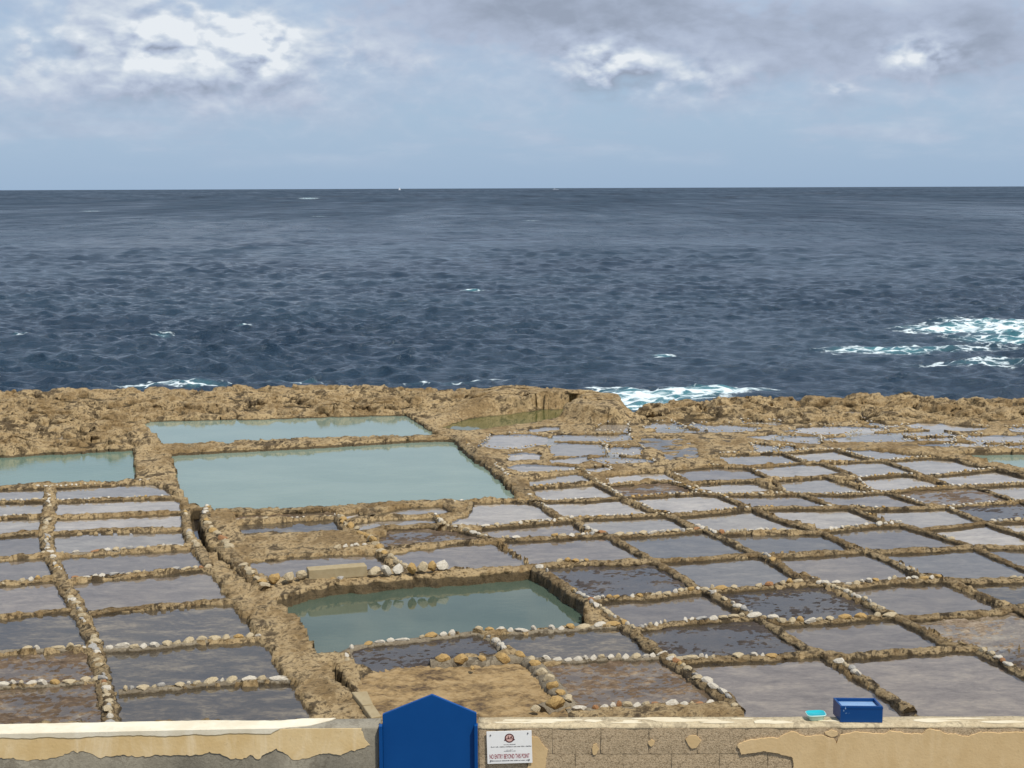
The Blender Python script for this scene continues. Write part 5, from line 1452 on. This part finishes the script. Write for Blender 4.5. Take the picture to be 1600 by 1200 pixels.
# ------------------------------------------------------------------ blue crate on the wall
M['crate_blue'] = plain('blue_plastic', (0.001, 0.045, 0.175), 0.35, 0.35, 4, 0.3, 0.0, (0.002, 0.055, 0.20))
M['crate_film'] = plain('pale_blue_film', (0.20, 0.33, 0.52), 0.25, 0.5, 6, 0.5, 0.3, (0.30, 0.42, 0.58))
CHT = 0.155
q4 = [gp(1313.5, 1104, ZW + CHT), gp(1379.5, 1104.5, ZW + CHT), gp(1364, 1090.7, ZW + CHT), gp(1302, 1090.7, ZW + CHT)]
q4 = [Vector(q) for q in q4]
exv = (q4[1] - q4[0]); eyv = (q4[3] - q4[0])
cxx = (q4[0] + q4[2]) / 2
ct = thing('storage_crate', 'blue plastic crate with a sunken pale top standing on the wall', 'crate', (cxx.x, cxx.y, ZW + 0.004))
def crp(a, b): 
    p_ = q4[0] + exv * a + eyv * b - cxx
    return (p_.x, p_.y)
bm = bmesh.new()
def prism(bm, abs_, z0, z1):
    lo = [bm.verts.new((*crp(*q), z0)) for q in abs_]; hi = [bm.verts.new((*crp(*q), z1)) for q in abs_]
    bm.faces.new(hi); bm.faces.new(lo[::-1]); n = len(abs_)
    for i in range(n): bm.faces.new((lo[i], lo[(i + 1) % n], hi[(i + 1) % n], hi[i]))
e1, e2 = 0.045, 0.075
prism(bm, [(0, 0), (1, 0), (1, e2), (0, e2)], 0, CHT); prism(bm, [(0, 1 - e2), (1, 1 - e2), (1, 1), (0, 1)], 0, CHT)
prism(bm, [(0, e2 + .002), (e1, e2 + .002), (e1, 1 - e2 - .002), (0, 1 - e2 - .002)], 0, CHT - .001); prism(bm, [(1 - e1, e2 + .002), (1, e2 + .002), (1, 1 - e2 - .002), (1 - e1, 1 - e2 - .002)], 0, CHT - .001)
prism(bm, [(e1, e2), (1 - e1, e2), (1 - e1, 1 - e2), (e1, 1 - e2)], 0, 0.01)
bm_obj('crate_body', bm, M['crate_blue'], ct)
bm = bmesh.new(); prism(bm, [(-.008, -.012), (1.008, -.012), (1.008, .0), (-.008, .0)], CHT - 0.022, CHT - 0.012)
bm_obj('rim', bm, M['crate_blue'], ct)
bm = bmesh.new(); prism(bm, [(e1 + .004, e2 + .005), (1 - e1 - .004, e2 + .005), (1 - e1 - .004, 1 - e2 - .005), (e1 + .004, 1 - e2 - .005)], CHT - 0.038, CHT - 0.03)
bm_obj('sunken_top', bm, M['crate_film'], ct)
bm = bmesh.new()
for a, z, w_, h_ in ((0.10, 0.125, 0.03, 0.03), (0.06, 0.105, 0.03, 0.02), (0.11, 0.085, 0.05, 0.007), (0.19, 0.085, 0.02, 0.008)):
    p0, p1 = crp(a, -0.006), crp(a + w_, -0.006)
    d_ = -Vector((exv.y, -exv.x)).normalized() * -0.002
    bm.faces.new([bm.verts.new((p0[0], p0[1] - .002, z)), bm.verts.new((p1[0], p1[1] - .002, z + 0.004)), bm.verts.new((p1[0] - 0.006, p1[1] - .002, z + h_)), bm.verts.new((p0[0] + .004, p0[1] - .002, z + h_ * .8))])
bm_obj('pale_scuff', bm, M['crate_film'], ct)

# ------------------------------------------------------------------ turquoise tub
M['tub_clear'] = plain('pale_green_plastic', (0.50, 0.72, 0.66), 0.3, 0.5)
M['tub_lid'] = plain('turquoise_plastic', (0.01, 0.36, 0.42), 0.3, 0.5, 8, 0.3, 0.0, (0.015, 0.45, 0.50))
tp = [Vector(gp(1263, 1119.8, ZW + .055)), Vector(gp(1292, 1118.6, ZW + .055)), Vector(gp(1287, 1110, ZW + .055)), Vector(gp(1257, 1111, ZW + .055))]
tc = sum(tp, Vector((0, 0))) / 4
tb = thing('food_tub', 'shallow turquoise plastic tub left of the blue crate on the wall', 'tub', (tc.x, tc.y, ZW + 0.004))
def rrect(k, rad=0.28, n=4):
    o_ = []
    for i in range(4):
        c_, pv, nx_ = tp[i], tp[i - 1], tp[(i + 1) % 4]
        a = c_ + (pv - c_) * rad; b = c_ + (nx_ - c_) * rad
        for j in range(n + 1):
            t_ = j / n
            q = a * (1 - t_) ** 2 + c_ * 2 * t_ * (1 - t_) + b * t_ * t_
            o_.append((q - tc) * k)
    return o_
bm = bmesh.new()
rows = [[bm.verts.new((q.x, q.y, z)) for q in rrect(k)] for k, z in ((0.72, 0.0), (0.76, 0.004), (0.93, 0.045), (1.02, 0.047), (1.02, 0.055), (0.97, 0.056), (0.95, 0.052), (0.90, 0.038))]
n = len(rows[0])
for r0, r1 in zip(rows[:-1], rows[1:]):
    for i in range(n): bm.faces.new((r0[i], r0[(i + 1) % n], r1[(i + 1) % n], r1[i]))
bm.faces.new(rows[0][::-1])
bm_obj('tub_body', bm, M['tub_clear'], tb, True)
bm = bmesh.new()
rows = [[bm.verts.new((q.x, q.y, z)) for q in rrect(k)] for k, z in ((0.965, 0.0575), (0.93, 0.0585), (0.86, 0.050))]
for r0, r1 in zip(rows[:-1], rows[1:]):
    for i in range(n): bm.faces.new((r0[i], r0[(i + 1) % n], r1[(i + 1) % n], r1[i]))
bm.faces.new(rows[-1])
bm_obj('lid', bm, M['tub_lid'], tb, True)

# ------------------------------------------------------------------ ground on our side of the wall
bm = bmesh.new()
vs = [bm.verts.new(v) for v in ((-30, -20, BASE_Z + 0.05), (30, -20, BASE_Z + 0.05), (30, 14.5, BASE_Z + 0.05), (-30, 14.5, BASE_Z + 0.05))]
bm.faces.new(vs)
o = bm_obj('road', bm, plain('dusty_asphalt', (0.16, 0.145, 0.12), 0.9, 0.2, 3, 0.5, 0.3)); o['kind'] = 'structure'

# ------------------------------------------------------------------ two sails on the horizon
M['sail'] = plain('sail_white', (0.85, 0.85, 0.85), 0.7)
M['hull'] = plain('boat_hull', (0.30, 0.34, 0.40), 0.5)
for px, hgt, lab, nm in ((627, 9.0, 'tiny white sailing boat on the horizon left of centre', 'sailing_boat'), (869, 6.0, 'tiny grey ship on the horizon right of centre', 'distant_ship')):
    D = 6000.0
    a = math.atan((px - 800) / F)
    t = thing(nm, lab, 'boat', (D * math.sin(a), D * math.cos(a), SEA_Z))
    bm = bmesh.new(); box(bm, (0, 0, 1.0), (9 if hgt > 8 else 22, 3, 2.6), bevel=0.4); bm_obj('hull', bm, M['hull'], t)
    bm = bmesh.new()
    if hgt > 8:
        for pts in (((-0.2, 2.6), (-4.2, 2.6), (-0.2, 12)), ((0.3, 2.6), (3.8, 2.6), (0.3, 11))):
            f0 = [bm.verts.new((x, -0.05, z)) for x, z in pts]; f1 = [bm.verts.new((x, 0.05, z)) for x, z in pts]
            bm.faces.new(f0); bm.faces.new(f1[::-1])
            for i in range(3): bm.faces.new((f0[i], f0[(i + 1) % 3], f1[(i + 1) % 3], f1[i]))
        bm_obj('sail', bm, M['sail'], t)
    else:
        box(bm, (-5, 0, 4.3), (6, 2.6, 4)); bm_obj('cabin', bm, M['hull'], t)
